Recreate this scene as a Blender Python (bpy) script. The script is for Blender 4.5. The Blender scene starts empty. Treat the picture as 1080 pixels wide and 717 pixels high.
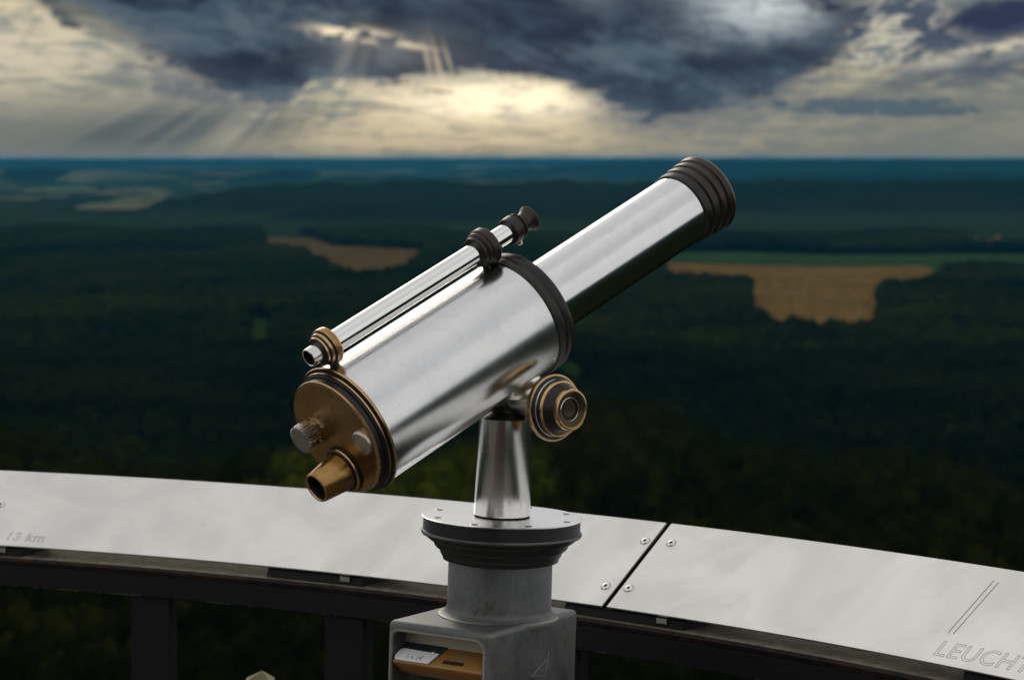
import bpy, bmesh, math, random
import numpy as np
from mathutils import Vector, Matrix
random.seed(5)
rng = np.random.default_rng(11)
SC = bpy.context.scene
COL = SC.collection
R = math.radians
EYE = 1.6                                   # camera height above the platform floor (z = 0)

# ------------------------------------------------------------------ camera
cam_d = bpy.data.cameras.new('camera')
cam_d.sensor_width = 36.0
cam_d.lens = 85.0
cam_d.clip_start = 0.05
cam_d.clip_end = 120000.0
cam_d.dof.use_dof = True
cam_d.dof.focus_distance = 2.98
cam_d.dof.aperture_fstop = 9.0
cam_d.dof.aperture_blades = 9
cam = bpy.data.objects.new('camera', cam_d)
cam.location = (0, 0, EYE)
cam.rotation_euler = (R(90 - 4.317), 0, 0)
COL.objects.link(cam)
SC.camera = cam
SC.view_settings.view_transform = 'Standard'
SC.view_settings.look = 'None'
SC.view_settings.exposure = 0.0
SC.view_settings.gamma = 1.0
SC.render.engine = 'CYCLES'
SC.cycles.max_bounces = 10
SC.cycles.volume_bounces = 0
SC.cycles.sample_clamp_indirect = 6.0

# ------------------------------------------------------------------ node helpers
class G:
    """small expression builder over a node tree"""
    def __init__(s, nt): s.nt = nt
    def new(s, t, **k):
        n = s.nt.nodes.new(t)
        for a, b in k.items(): setattr(n, a, b)
        return n
    def put(s, sock, v):
        if v is None: return
        if hasattr(v, 'is_output'): s.nt.links.new(v, sock)
        elif isinstance(v, (tuple, list)) and len(v) == 3 and sock.type == 'RGBA': sock.default_value = (*v, 1)
        else: sock.default_value = v
    def m(s, op, a, b=None, c=None, clamp=False):
        n = s.new('ShaderNodeMath', operation=op, use_clamp=clamp)
        for i, v in enumerate((a, b, c)): s.put(n.inputs[i], v)
        return n.outputs[0]
    def add(s, a, b): return s.m('ADD', a, b)
    def sub(s, a, b): return s.m('SUBTRACT', a, b)
    def mul(s, a, b): return s.m('MULTIPLY', a, b)
    def mad(s, a, b, c): return s.m('MULTIPLY_ADD', a, b, c)
    def step(s, v, lo, hi, o0=0.0, o1=1.0):
        n = s.new('ShaderNodeMapRange', interpolation_type='SMOOTHSTEP')
        for i, x in enumerate((v, lo, hi, o0, o1)): s.put(n.inputs[i], x)
        return n.outputs[0]
    def lin(s, v, lo, hi, o0=0.0, o1=1.0):
        n = s.new('ShaderNodeMapRange')
        for i, x in enumerate((v, lo, hi, o0, o1)): s.put(n.inputs[i], x)
        return n.outputs[0]
    def mix(s, f, a, b, blend='MIX'):
        n = s.new('ShaderNodeMix', data_type='RGBA', blend_type=blend)
        s.put(n.inputs[0], f); s.put(n.inputs[6], a); s.put(n.inputs[7], b)
        return n.outputs[2]
    def noise(s, vec, scale, detail=4, rough=.55, dist=0.0, typ='FBM'):
        n = s.new('ShaderNodeTexNoise')
        try: n.noise_type = typ
        except Exception: pass
        s.put(n.inputs['Vector'], vec); n.inputs['Scale'].default_value = scale
        n.inputs['Detail'].default_value = detail; n.inputs['Roughness'].default_value = rough
        n.inputs['Distortion'].default_value = dist
        return n.outputs['Fac']
    def xyz(s, x, y, z=0.0):
        n = s.new('ShaderNodeCombineXYZ')
        for i, v in enumerate((x, y, z)): s.put(n.inputs[i], v)
        return n.outputs[0]
    def sep(s, v):
        n = s.new('ShaderNodeSeparateXYZ'); s.put(n.inputs[0], v); return n.outputs
    def gauss(s, x, y, cx, cy, sx, sy, slope=0.0):
        dx = s.mul(s.sub(x, cx), 1 / sx)
        yy = s.sub(y, cy)
        if slope: yy = s.sub(yy, s.mul(s.sub(x, cx), slope))
        dy = s.mul(yy, 1 / sy)
        r2 = s.add(s.mul(dx, dx), s.mul(dy, dy))
        return s.m('EXPONENT', s.mul(r2, -1.0))

# ------------------------------------------------------------------ sky
SUN_EL, SUN_AZ = R(24), R(-16)              # veiled sun ahead, a little left of the view (azimuth from +Y)
world = bpy.data.worlds.new('World'); SC.world = world
world.use_nodes = True
nt = world.node_tree; nt.nodes.clear(); g = G(nt)
out = g.new('ShaderNodeOutputWorld'); bg = g.new('ShaderNodeBackground')
nt.links.new(bg.outputs[0], out.inputs[0])
bg.inputs[1].default_value = 0.1
sky = g.new('ShaderNodeTexSky'); sky.sky_type = 'NISHITA'; sky.sun_disc = False
sky.sun_elevation = SUN_EL; sky.sun_rotation = SUN_AZ
sky.air_density = 1.0; sky.dust_density = 2.0; sky.ozone_density = 1.0
tc = g.new('ShaderNodeTexCoord')
X, Y, Z = g.sep(tc.outputs['Generated'])
az = g.m('ARCTAN2', X, Y); el = g.m('ARCSINE', Z)
px = g.mad(az, 2550.0, 540.0)               # hundredths of a degree-like scale: 2550 units per radian
py = g.mad(el, -2550.0, 166.0)
vec = g.xyz(g.mul(px, .01), g.mul(py, .022), 3.7)
n1 = g.noise(vec, .8, 8, .6, .6)
n2 = g.noise(g.xyz(g.mul(px, .01), g.mul(py, .016), 9.1), 1.3, 7, .6, .4)
nf = g.noise(g.xyz(g.mul(px, .01), g.mul(py, .03), 21.0), 4.2, 7, .66, .25)
nw = g.noise(g.xyz(g.mul(px, .01), g.mul(py, .055), 31.0), 2.4, 8, .66, .5)
c1 = g.sub(n1, .5); cf = g.sub(nf, .5); cw = g.sub(nw, .5)
# luminous layer under the dark deck
low = g.step(py, 120.0, 168.0)
wisp = g.step(g.add(n1, g.mul(cw, 1.5)), .30, .68)
cream = g.mix(low, (.70, .59, .38), (.40, .33, .215))
grey = g.mix(low, (.17, .205, .21), (.17, .185, .17))
lum = g.mix(wisp, grey, cream)
far = g.step(g.m('ABSOLUTE', g.sub(px, 540.0)), 130.0, 420.0, 1.0, .0)
lum = g.mix(g.mul(g.sub(1.0, far), g.mul(g.step(py, 50.0, 110.0), .86)), lum, (.180, .195, .175))
glow = g.mul(g.add(g.gauss(px, py, 515.0, 104.0, 95.0, 20.0), g.mul(g.gauss(px, py, 600.0, 108.0, 60.0, 14.0), .5)), g.add(g.mul(cf, 3.0), g.mad(cw, 2.2, 1.15)))
glow2 = g.mul(g.gauss(px, py, 470.0, 146.0, 220.0, 24.0), g.mad(cw, 2.5, .62))
lum = g.mix(g.m('MAXIMUM', glow2, 0.0), lum, (.72, .58, .37))
lum = g.mix(g.m('MAXIMUM', g.m('MINIMUM', glow, 1.0), 0.0), lum, (1.22, 1.04, .72))
sideL = g.mul(g.gauss(px, py, 40.0, 62.0, 190.0, 44.0), g.step(g.add(nw, g.mul(c1, .5)), .34, .60, .35, .95))
lum = g.mix(sideL, lum, (.62, .56, .42))
lum = g.mix(g.mul(g.gauss(px, py, 200.0, 98.0, 80.0, 10.0, .12), g.step(nf, .42, .58)), lum, (.13, .16, .18))
lum = g.mix(g.mul(g.gauss(px, py, 165.0, 78.0, 42.0, 7.0, .2), g.step(nf, .40, .56, .1, .8)), lum, (.12, .14, .17))
# blue-grey rain shade, lower left, with slanting shafts
ang = g.m('ARCTAN2', g.sub(px, 430.0), g.sub(py, -30.0))
rays = g.noise(g.xyz(g.mul(ang, 6.5), 0.0, 1.0), 1.0, 4, .6)
rays2 = g.noise(g.xyz(g.mul(ang, 17.0), 0.0, 4.0), 1.0, 3, .6)
shade = g.mul(g.gauss(px, py, 175.0, 138.0, 150.0, 27.0, -.05), g.mad(cw, 1.5, 1.15))
lum = g.mix(g.m('MINIMUM', shade, .95), lum, (.080, .110, .122))
lum = g.mix(g.mul(g.gauss(px, py, 800.0, 138.0, 150.0, 20.0), .5), lum, (.20, .21, .19))
raym = g.mul(g.step(py, 84.0, 112.0), g.mul(g.gauss(px, py, 265.0, 135.0, 175.0, 70.0), g.step(py, 172.0, 135.0, .45, 1.0)))
rayv = g.add(g.mul(g.step(rays, .46, .66), .75), g.mul(g.step(rays2, .48, .68), .45))
lum = g.mix(g.m('MINIMUM', g.mul(raym, g.mul(rayv, .52)), .9), lum, (.60, .54, .40))
# dark cloud deck: its lower rim follows a measured curve
fc = g.new('ShaderNodeFloatCurve')
cm = fc.mapping; cv = cm.curves[0]
rim = [(-900, -60), (-300, -40), (-60, -30), (20, -5), (80, 28), (150, 62), (220, 92), (265, 112), (295, 117), (318, 104), (355, 92), (480, 86), (545, 84),
       (600, 98), (650, 112), (705, 121), (760, 117), (815, 100), (860, 78), (905, 54), (950, 24), (1010, -10), (1400, -40), (1900, -60)]
pts = [((x + 900) / 2800.0, (y + 60) / 200.0) for x, y in rim]
cv.points[0].location = pts[0]; cv.points[1].location = pts[-1]
for p in pts[1:-1]: cv.points.new(*p)
for p in cv.points: p.handle_type = 'AUTO'
cm.update()
g.put(fc.inputs['Value'], g.lin(px, -900.0, 1900.0))
yb = g.mad(fc.outputs[0], 200.0, -60.0)
d0 = g.add(g.sub(yb, py), g.add(g.mul(c1, 75.0), g.add(g.mul(cf, 42.0), g.mul(cw, 48.0))))
D = g.step(d0, -5.0, 10.0)
nd = g.noise(g.xyz(g.mul(px, .01), g.mul(g.add(py, g.mul(px, -.25)), .026), 63.0), .95, 8, .58, .35)
deep = g.step(d0, 4.0, 60.0)
dark = g.mix(g.step(g.add(n2, g.mul(g.sub(nd, .5), 1.1)), .32, .68), (.008, .021, .048), (.050, .088, .130))
dark = g.mix(g.mul(g.sub(1.0, deep), .30), dark, (.095, .125, .165))
dark = g.mix(g.step(g.add(nd, g.mul(cf, .35)), .50, .68, 0.0, .42), dark, (.15, .185, .215))
dark = g.mix(g.mul(g.gauss(px, py, 795.0, 12.0, 62.0, 26.0), g.step(g.add(g.mul(nd, .5), g.mul(nf, .5)), .40, .58, .05, 1.0)), dark, (.66, .72, .71))
dark = g.mix(g.mul(g.gauss(px, py, 735.0, 20.0, 70.0, 34.0), g.step(n1, .36, .6, .1, .6)), dark, (.20, .25, .30))
dark = g.mix(g.mul(g.gauss(px, py, 625.0, 2.0, 30.0, 24.0), g.step(nd, .4, .6, .2, .8)), dark, (.16, .18, .21))
dark = g.mix(g.mul(g.gauss(px, py, 105.0, 30.0, 55.0, 13.0, .45), g.step(nd, .40, .6, .2, .9)), dark, (.27, .27, .21))
dark = g.mix(g.mul(g.gauss(px, py, 520.0, 12.0, 190.0, 26.0, .05), .55), dark, (.018, .027, .055))
h1 = g.mul(g.add(g.gauss(px, py, 372.0, 38.0, 34.0, 6.5, .10), g.mul(g.gauss(px, py, 420.0, 46.0, 34.0, 3.5, .22), .6)), g.step(g.add(nf, g.mul(cw, .8)), .42, .54))
def streak(cx, cy, sx, sy, k):
    return g.gauss(g.sub(px, g.mul(g.sub(py, cy), k)), py, cx, cy, sx, sy)
h2 = g.add(g.add(streak(451, 62, 2.6, 17, .20), streak(462, 68, 3.4, 22, .26)), g.mul(streak(473, 64, 2.2, 15, .30), .8))
h3 = g.mul(g.add(streak(366, 62, 8.0, 26, -.42), g.mul(streak(384, 66, 5.0, 24, -.30), .5)), .5)
rim_l = g.mul(g.mul(g.mul(D, g.sub(1.0, D)), 3.0), g.mul(g.step(g.m('ABSOLUTE', g.sub(px, 420.0)), 240.0, 60.0, .04, .7), g.step(nf, .42, .58)))
dark = g.mix(g.m('MINIMUM', g.mul(h1, 1.9), 1.0), dark, (1.0, .84, .58))
dark = g.mix(h3, dark, (.30, .29, .25))
dark = g.mix(g.m('MINIMUM', g.mul(h2, .62), .9), dark, (.78, .66, .44))
dark = g.mix(g.mul(g.gauss(px, py, 415.0, 52.0, 75.0, 24.0), .40), dark, (.22, .215, .20))
fringe = g.mul(g.step(d0, -42.0, 2.0), g.add(g.mul(g.step(g.m('ABSOLUTE', g.sub(px, 730.0)), 170.0, 60.0), .75), g.mul(g.step(g.m('ABSOLUTE', g.sub(px, 230.0)), 110.0, 40.0), .5)))
lum = g.mix(fringe, lum, (.11, .135, .16))
front = g.mix(D, lum, dark)
front = g.mix(g.m('MINIMUM', rim_l, 1.0), front, (.98, .84, .58))
# broken cloud on the right
slit = g.noise(g.xyz(g.mul(px, .01), g.mul(g.add(py, g.mul(px, .16)), .034), 44.0), 1.5, 9, .64, .9)
rz = g.mul(g.step(g.add(px, g.mul(cf, 60.0)), 860.0, 930.0), g.step(g.add(py, g.mul(cw, 60.0)), 110.0, 60.0))
rc = g.mix(g.step(slit, .36, .56), (.19, .22, .225), (.070, .095, .135))
rc = g.mix(g.mul(g.gauss(px, py, 925.0, 42.0, 75.0, 40.0, -.3), g.mul(g.step(g.m('ABSOLUTE', g.sub(slit, .46)), .055, .0), .9)), rc, (.74, .68, .52))
rc = g.mix(g.mul(g.gauss(px, py, 1050.0, 52.0, 90.0, 7.0, -.2), g.step(nf, .40, .55)), rc, (.66, .60, .46))
rc = g.mix(g.m('MINIMUM', g.mul(g.gauss(px, py, 1045.0, 22.0, 52.0, 17.0, -.12), g.mad(cf, 3.0, 1.5)), 1.0), rc, (.024, .038, .078))
front = g.mix(g.mul(rz, g.step(px, 1500.0, 1300.0)), front, rc)
st = g.mul(g.gauss(px, py, 922.0, 114.0, 116.0, 9.5, .02), g.add(g.mul(cw, 4.5), g.mad(cf, 4.5, 1.30)))
front = g.mix(g.step(st, .42, .58, 0.0, .90), front, (.070, .115, .150))
st2 = g.mul(g.gauss(px, py, 392.0, 113.0, 36.0, 5.0, .05), g.add(g.mul(cw, 2.0), g.mad(cf, 2.5, 1.2)))
front = g.mix(g.step(st2, .45, .65, 0.0, .55), front, (.24, .23, .21))
# near horizon dusk band
front = g.mix(g.step(py, 146.0, 172.0, 0.0, .70), front, (.17, .18, .16))
# pale overcast over everything else (behind the camera and overhead)
nb = g.noise(tc.outputs['Generated'], 2.2, 5, .6, .4)
over = g.mix(g.step(nb, .30, .70), (.58, .585, .60), (.84, .835, .815))
fa = g.mul(g.step(g.m('ABSOLUTE', g.sub(px, 540.0)), 2600.0, 1300.0), g.step(py, -190.0, -30.0))
tot = g.mix(fa, over, front)
ten = g.new('ShaderNodeVectorMath', operation='SCALE'); g.put(ten.inputs[0], tot); ten.inputs[3].default_value = 10.0
fin = g.mix(.997, sky.outputs[0], ten.outputs[0])
nt.links.new(fin, bg.inputs[0])

# ------------------------------------------------------------------ sun (veiled, so wide)
sd = bpy.data.lights.new('sun', 'SUN'); sd.energy = 0.55; sd.angle = R(22); sd.color = (1.0, .90, .74)
sun = bpy.data.objects.new('sun', sd); COL.objects.link(sun)
sv = Vector((math.sin(SUN_AZ) * math.cos(SUN_EL), math.cos(SUN_AZ) * math.cos(SUN_EL), math.sin(SUN_EL)))
sun.rotation_euler = sv.to_track_quat('Z', 'Y').to_euler()
sun.location = (0, 0, 30)

# ------------------------------------------------------------------ object helpers
def empty(name, loc, label, cat, group=None):
    o = bpy.data.objects.new(name, None); COL.objects.link(o); o.location = loc
    o.empty_display_size = .2
    o['label'] = label; o['category'] = cat
    if group: o['group'] = group
    o['_o'] = 1; del o['_o']
    return o
ORG = {}
def mesh_obj(name, V, F, mats, parent=None, mi=None, smooth=True, sharp=32.0, uv=None):
    """V in world coordinates; stored relative to the root's location"""
    root = parent
    while root is not None and root.parent is not None: root = root.parent
    off = np.array(root.location) if root is not None else np.zeros(3)
    me = bpy.data.meshes.new(name)
    V = np.asarray(V, float) - off
    me.from_pydata([tuple(v) for v in V], [], [tuple(int(i) for i in f) for f in F])
    if not isinstance(mats, (list, tuple)): mats = [mats]
    for m in mats: me.materials.append(m)
    if mi is not None: me.polygons.foreach_set('material_index', np.asarray(mi, dtype=np.int32))
    bm = bmesh.new(); bm.from_mesh(me)
    bmesh.ops.remove_doubles(bm, verts=bm.verts, dist=1e-7)
    bmesh.ops.recalc_face_normals(bm, faces=bm.faces)
    if smooth:
        for f in bm.faces: f.smooth = True
        for e in bm.edges:
            if len(e.link_faces) == 2 and e.calc_face_angle(0) > R(sharp): e.smooth = False
    bm.to_mesh(me); bm.free()
    o = bpy.data.objects.new(name, me); COL.objects.link(o)
    if parent is not None: o.parent = parent
    return o
def structure(o, kind='structure'): o['kind'] = kind; return o

def nrm(v): v = np.asarray(v, float); return v / np.linalg.norm(v)
def frame_of(ax, ref=(0, 0, 1)):
    ax = nrm(ax); ref = np.asarray(ref, float)
    if abs(ax @ nrm(ref)) > .98: ref = np.array([1., 0, 0])
    u = nrm(np.cross(ref, ax)); v = np.cross(ax, u)
    return ax, u, v
def lathe(O, ax, prof, n=96, ref=(0, 0, 1)):
    """prof: list of (s, r, material index of the band that starts here)"""
    O = np.asarray(O, float); ax, u, v = frame_of(ax, ref)
    V = []; F = []; M = []
    t = np.linspace(0, 2 * np.pi, n, endpoint=False)
    ring = np.cos(t)[:, None] * u + np.sin(t)[:, None] * v
    idx = []
    for p in prof:
        s, r = p[0], p[1]
        if r <= 1e-9: idx.append([len(V)]); V.append(O + ax * s)
        else:
            b = len(V); idx.append(list(range(b, b + n))); V.extend(list(O + ax * s + ring * r))
    for k in range(len(prof) - 1):
        a, b = idx[k], idx[k + 1]; m = prof[k][2] if len(prof[k]) > 2 else 0
        for i in range(n):
            j = (i + 1) % n
            if len(a) == 1 and len(b) == 1: continue
            if len(a) == 1: F.append((a[0], b[i], b[j]))
            elif len(b) == 1: F.append((a[i], a[j], b[0]))
            else: F.append((a[i], a[j], b[j], b[i]))
            M.append(m)
    return V, F, M
def merge(*parts):
    V = []; F = []; M = []
    for p in parts:
        b = len(V); V.extend(list(p[0])); F.extend([tuple(i + b for i in f) for f in p[1]])
        M.extend(p[2] if len(p) > 2 else [0] * len(p[1]))
    return V, F, M
def box(c, ex, ey, ez, hx, hy, hz):
    c, ex, ey, ez = (np.asarray(q, float) for q in (c, ex, ey, ez))
    V = [c + ex * hx * i + ey * hy * j + ez * hz * k for i in (-1, 1) for j in (-1, 1) for k in (-1, 1)]
    F = [(0, 1, 3, 2), (4, 6, 7, 5), (0, 4, 5, 1), (2, 3, 7, 6), (0, 2, 6, 4), (1, 5, 7, 3)]
    return V, F, [0] * 6
def bevelled(o, w, seg=3):
    m = o.modifiers.new('edges', 'BEVEL'); m.width = w; m.segments = seg; m.limit_method = 'ANGLE'; m.angle_limit = R(35)
    for p in o.data.polygons: p.use_smooth = True
    return o

# ------------------------------------------------------------------ materials
def mat(name):
    m = bpy.data.materials.new(name); m.use_nodes = True
    nt = m.node_tree; nt.nodes.clear(); g = G(nt)
    o = g.new('ShaderNodeOutputMaterial'); b = g.new('ShaderNodeBsdfPrincipled')
    nt.links.new(b.outputs[0], o.inputs[0])
    return m, g, b
def bump(g, b, h, strength, dist=.001):
    n = g.new('ShaderNodeBump'); n.inputs['Strength'].default_value = strength; n.inputs['Distance'].default_value = dist
    g.put(n.inputs['Height'], h); g.nt.links.new(n.outputs[0], b.inputs['Normal'])
def aligned(g, ax, ref=(0, 0, 1), org=(0, 0, 0)):
    """object coordinates turned so that x runs along the axis; returns (along, radial u, radial v)"""
    tc = g.new('ShaderNodeTexCoord'); ax, u, v = frame_of(ax, ref)
    sub = g.new('ShaderNodeVectorMath', operation='SUBTRACT'); g.put(sub.inputs[0], tc.outputs['Object']); sub.inputs[1].default_value = org
    res = []
    for d in (ax, u, v):
        n = g.new('ShaderNodeVectorMath', operation='DOT_PRODUCT'); g.put(n.inputs[0], sub.outputs[0]); n.inputs[1].default_value = tuple(d)
        res.append(n.outputs['Value'])
    return res
def steel(name, ax, base=(.80, .80, .79), r0=.10, r1=.26, brush=.25, circ=True, smudge=1.0, org=(0, 0, 0)):
    m, g, b = mat(name)
    a, u, v = aligned(g, ax, org=org)
    # machining lines: fine along the axis when turned on a lathe
    if circ: ln = g.noise(g.xyz(g.mul(a, 2600.0), g.mul(u, 25.0), g.mul(v, 25.0)), 1.0, 3, .6)
    else: ln = g.noise(g.xyz(g.mul(a, 14.0), g.mul(u, 1700.0), g.mul(v, 1700.0)), 1.0, 3, .6)
    sm = g.noise(g.xyz(a, u, v), 26.0, 5, .6, .8)
    sm2 = g.noise(g.xyz(a, u, v), 7.0, 4, .6, .5)
    rg = g.mad(g.mul(g.sub(sm, .5), smudge), .5 * (r1 - r0), (r0 + r1) / 2)
    rg = g.add(rg, g.mul(g.sub(ln, .5), (r1 - r0) * .6))
    rg = g.m('MAXIMUM', g.add(rg, g.mul(g.sub(sm2, .5), (r1 - r0) * .9 * smudge)), .05)
    g.put(b.inputs['Roughness'], rg)
    b.inputs['Metallic'].default_value = 1.0
    col = g.mix(g.step(sm, .35, .75, 0.0, .35 * smudge), base, tuple(c * .78 for c in base))
    sp = g.noise(g.xyz(a, u, v), 340.0, 2, .5)
    col = g.mix(g.step(sp, .70, .78, 0.0, .5 * smudge), col, tuple(c * .45 for c in base))
    g.put(b.inputs['Base Color'], col)
    bump(g, b, g.add(g.mul(ln, .6), g.mul(sm, .5)), brush, .0002)
    return m

def simple(name, col, rough, metal=0.0, n_scale=60.0, var=.25, bmp=.2, bdist=.0005, spec=.5):
    m, g, b = mat(name)
    tc = g.new('ShaderNodeTexCoord')
    n = g.noise(tc.outputs['Object'], n_scale, 6, .62, .3)
    n2_ = g.noise(tc.outputs['Object'], n_scale * .17, 4, .6, .6)
    k = g.add(g.mul(g.sub(n, .5), var), g.mul(g.sub(n2_, .5), var))
    sc = g.new('ShaderNodeVectorMath', operation='SCALE'); sc.inputs[0].default_value = col; g.put(sc.inputs[3], g.add(k, 1.0))
    g.put(b.inputs['Base Color'], sc.outputs[0])
    g.put(b.inputs['Roughness'], g.m('MAXIMUM', g.mad(g.sub(n2_, .5), .3, rough), .05))
    b.inputs['Metallic'].default_value = metal
    b.inputs['Specular IOR Level'].default_value = spec
    if bmp: bump(g, b, n, bmp, bdist)
    return m

# measured pose of the telescope
DIR = np.array([0.69070895, 0.59042953, 0.41750942]); DIR = nrm(DIR)     # along the barrel, towards the objective
ACR = np.array([0.64977147, -0.76012962, 0.0]); ACR = nrm(ACR)           # tilt axis, towards the viewer's right
UPB = np.cross(ACR, DIR); UPB = -UPB if UPB[2] < 0 else UPB
BC = np.array([-0.01178, 3.0, EYE - 0.21034])                            # point on the barrel axis above the post
LEAN = nrm([math.sin(R(1.9)), 0, math.cos(R(1.9))])
FL = np.array([-0.0125, 3.0, EYE - 0.447])                               # centre of the flange top
BASE = (-0.03, 2.99, 0.0)
ORGN = tuple(BC - np.array(BASE))

M_barrel = steel('barrel_steel', DIR, (.75, .75, .755), .13, .27, .22, True, 1.0, ORGN)
M_tube = steel('tube_steel', DIR, (.77, .77, .775), .09, .18, .16, True, .8, ORGN)
M_sight = steel('sight_steel', DIR, (.86, .86, .85), .05, .11, .08, True, .4, ORGN)
M_post = steel('post_steel', LEAN, (.80, .79, .77), .10, .24, .35, True, .7)
M_flange = steel('flange_steel', LEAN, (.86, .86, .86), .18, .32, .15, True, .6)
M_boss = steel('boss_steel', ACR, (.88, .86, .81), .22, .36, .1, True, .4)

def bronze(name, dark_edge=False):
    m, g, b = mat(name)
    tc = g.new('ShaderNodeTexCoord')
    n = g.noise(tc.outputs['Object'], 45.0, 6, .62, .8)
    f = g.noise(tc.outputs['Object'], 260.0, 4, .6, .2)
    col = g.mix(g.step(n, .34, .68), (.38, .225, .078), (.30, .172, .056))
    col = g.mix(g.step(f, .66, .76, 0.0, .25), col, (.15, .085, .030))
    g.put(b.inputs['Base Color'], col); b.inputs['Metallic'].default_value = .92
    g.put(b.inputs['Roughness'], g.mad(g.sub(n, .5), .22, .26))
    bump(g, b, g.add(n, g.mul(f, .5)), .05, .0004)
    return m
M_bronze = bronze('aged_bronze')
M_bronze_hi = simple('worn_bronze_edge', (.52, .34, .17), .26, 1.0, 120.0, .3, .1)
M_black = simple('black_anodised', (.012, .0115, .0115), .36, 0.0, 90.0, .35, .12, .0003, .35)
M_browned = simple('browned_black_metal', (.040, .033, .026), .36, .6, 70.0, .45, .12, .0003)
M_nickel = simple('nickel', (.72, .70, .66), .22, 1.0, 150.0, .25, .1)
M_hole = simple('dark_hole', (.008, .008, .008), .6, 0.0, 50.0, .1, 0)
M_lens = simple('eyepiece_glass', (.01, .01, .014), .06, 0.0, 50.0, .1, 0)
M_darkring = simple('dark_grey_steel', (.020, .021, .023), .42, .3, 80.0, .4, .15, .0003)
M_gun = simple('gunmetal_steps', (.085, .085, .082), .30, .7, 90.0, .35, .15, .0003)

def cast_paint():
    m, g, b = mat('worn_grey_casting')
    tc = g.new('ShaderNodeTexCoord'); ob_ = tc.outputs['Object']
    x, y, z = g.sep(ob_)
    n = g.noise(ob_, 26.0, 6, .66, .3)
    big = g.noise(ob_, 9.0, 3, .6, .4)
    f = g.noise(ob_, 520.0, 4, .65)
    grain = g.noise(g.xyz(g.mul(x, 700.0), g.mul(y, 700.0), g.mul(z, 90.0)), 1.0, 3, .6)
    run = g.noise(g.xyz(g.mul(x, 55.0), g.mul(y, 55.0), g.mul(z, 5.0)), 1.0, 4, .6)
    col = g.mix(g.step(g.add(n, g.mul(g.sub(big, .5), .6)), .34, .66), (.070, .077, .077), (.125, .130, .124))
    col = g.mix(g.step(run, .56, .70, 0.0, .30), col, (.17, .20, .22))
    col = g.mix(g.step(grain, .50, .72, 0.0, .55), col, (.15, .16, .16))
    col = g.mix(g.step(g.add(n, g.mul(g.sub(f, .5), .7)), .62, .70, 0.0, .75), col, (.045, .038, .028))
    col = g.mix(g.step(f, .64, .72, 0.0, .5), col, (.30, .30, .29))
    # bare, rubbed edges
    bv = g.new('ShaderNodeBevel'); bv.samples = 6; bv.inputs['Radius'].default_value = .009
    ge = g.new('ShaderNodeNewGeometry')
    dt = g.new('ShaderNodeVectorMath', operation='DOT_PRODUCT'); g.put(dt.inputs[0], bv.outputs[0]); g.put(dt.inputs[1], ge.outputs['Normal'])
    w = g.step(g.add(dt.outputs['Value'], g.mul(g.sub(n, .5), .10)), .99, .92)
    col = g.mix(g.mul(w, .85), col, (.46, .45, .40))
    g.put(b.inputs['Base Color'], col); b.inputs['Metallic'].default_value = .45
    g.put(b.inputs['Roughness'], g.mad(g.sub(n, .5), .4, .47))
    bump(g, b, g.add(g.mul(n, .4), g.add(g.mul(f, .5), g.mul(grain, .4))), .55, .0007)
    return m
M_cast = cast_paint()

# plate of the orientation table: matt brushed stainless, faintly clouded
def plate_mat():
    m, g, b = mat('brushed_panel_steel')
    tc = g.new('ShaderNodeTexCoord')
    n = g.noise(tc.outputs['Object'], 5.5, 6, .6, 1.0)
    n_ = g.noise(tc.outputs['Object'], 17.0, 5, .6, .6)
    f = g.noise(tc.outputs['Object'], 300.0, 3, .6)
    sp = g.noise(tc.outputs['Object'], 95.0, 4, .7)
    col = g.mix(g.step(n, .30, .70), (.63, .625, .60), (.76, .75, .72))
    col = g.mix(g.step(n_, .55, .75, 0.0, .4), col, (.60, .59, .57))
    col = g.mix(g.step(sp, .68, .80, 0.0, .45), col, (.42, .41, .38))
    g.put(b.inputs['Base Color'], col); b.inputs['Metallic'].default_value = .9
    g.put(b.inputs['Roughness'], g.add(g.mad(g.sub(n, .5), .25, .34), g.mul(g.sub(f, .5), .1)))
    bump(g, b, g.add(g.mul(f, .3), g.mul(n_, 1.5)), .10, .0008)
    return m
M_plate = plate_mat()
M_grey_edge = simple('panel_edge_steel', (.35, .34, .32), .4, .9, 80.0, .3, .1)
M_beam = simple('dark_painted_steel', (.007, .0075, .009), .6, .0, 40.0, .6, .35, .0008, .18)
M_engrave = simple('engraved_line', (.19, .185, .17), .6, .3, 200.0, .3, 0)
def ledge_mat():
    m, g, b = mat('weathered_ledge')
    tc = g.new('ShaderNodeTexCoord')
    n = g.noise(tc.outputs['Object'], 60.0, 6, .7, .4); f = g.noise(tc.outputs['Object'], 9.0, 4, .6, .6)
    col = g.mix(g.step(n, .35, .65), (.10, .092, .066), (.20, .18, .125))
    col = g.mix(g.step(f, .5, .7, 0.0, .5), col, (.065, .040, .024))
    g.put(b.inputs['Base Color'], col); b.inputs['Roughness'].default_value = .85; b.inputs['Specular IOR Level'].default_value = .15
    bump(g, b, n, .4, .001)
    return m
def rust_mat():
    m, g, b = mat('rusted_lip')
    tc = g.new('ShaderNodeTexCoord')
    n = g.noise(tc.outputs['Object'], 75.0, 6, .7, .6); f = g.noise(tc.outputs['Object'], 16.0, 4, .6, .6)
    col = g.mix(g.step(g.add(g.mul(n, .6), g.mul(f, .4)), .42, .60), (.010, .010, .011), (.034, .017, .011))
    g.put(b.inputs['Base Color'], col); b.inputs['Roughness'].default_value = .7; b.inputs['Specular IOR Level'].default_value = .15
    bump(g, b, n, .5, .0008)
    return m
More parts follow.
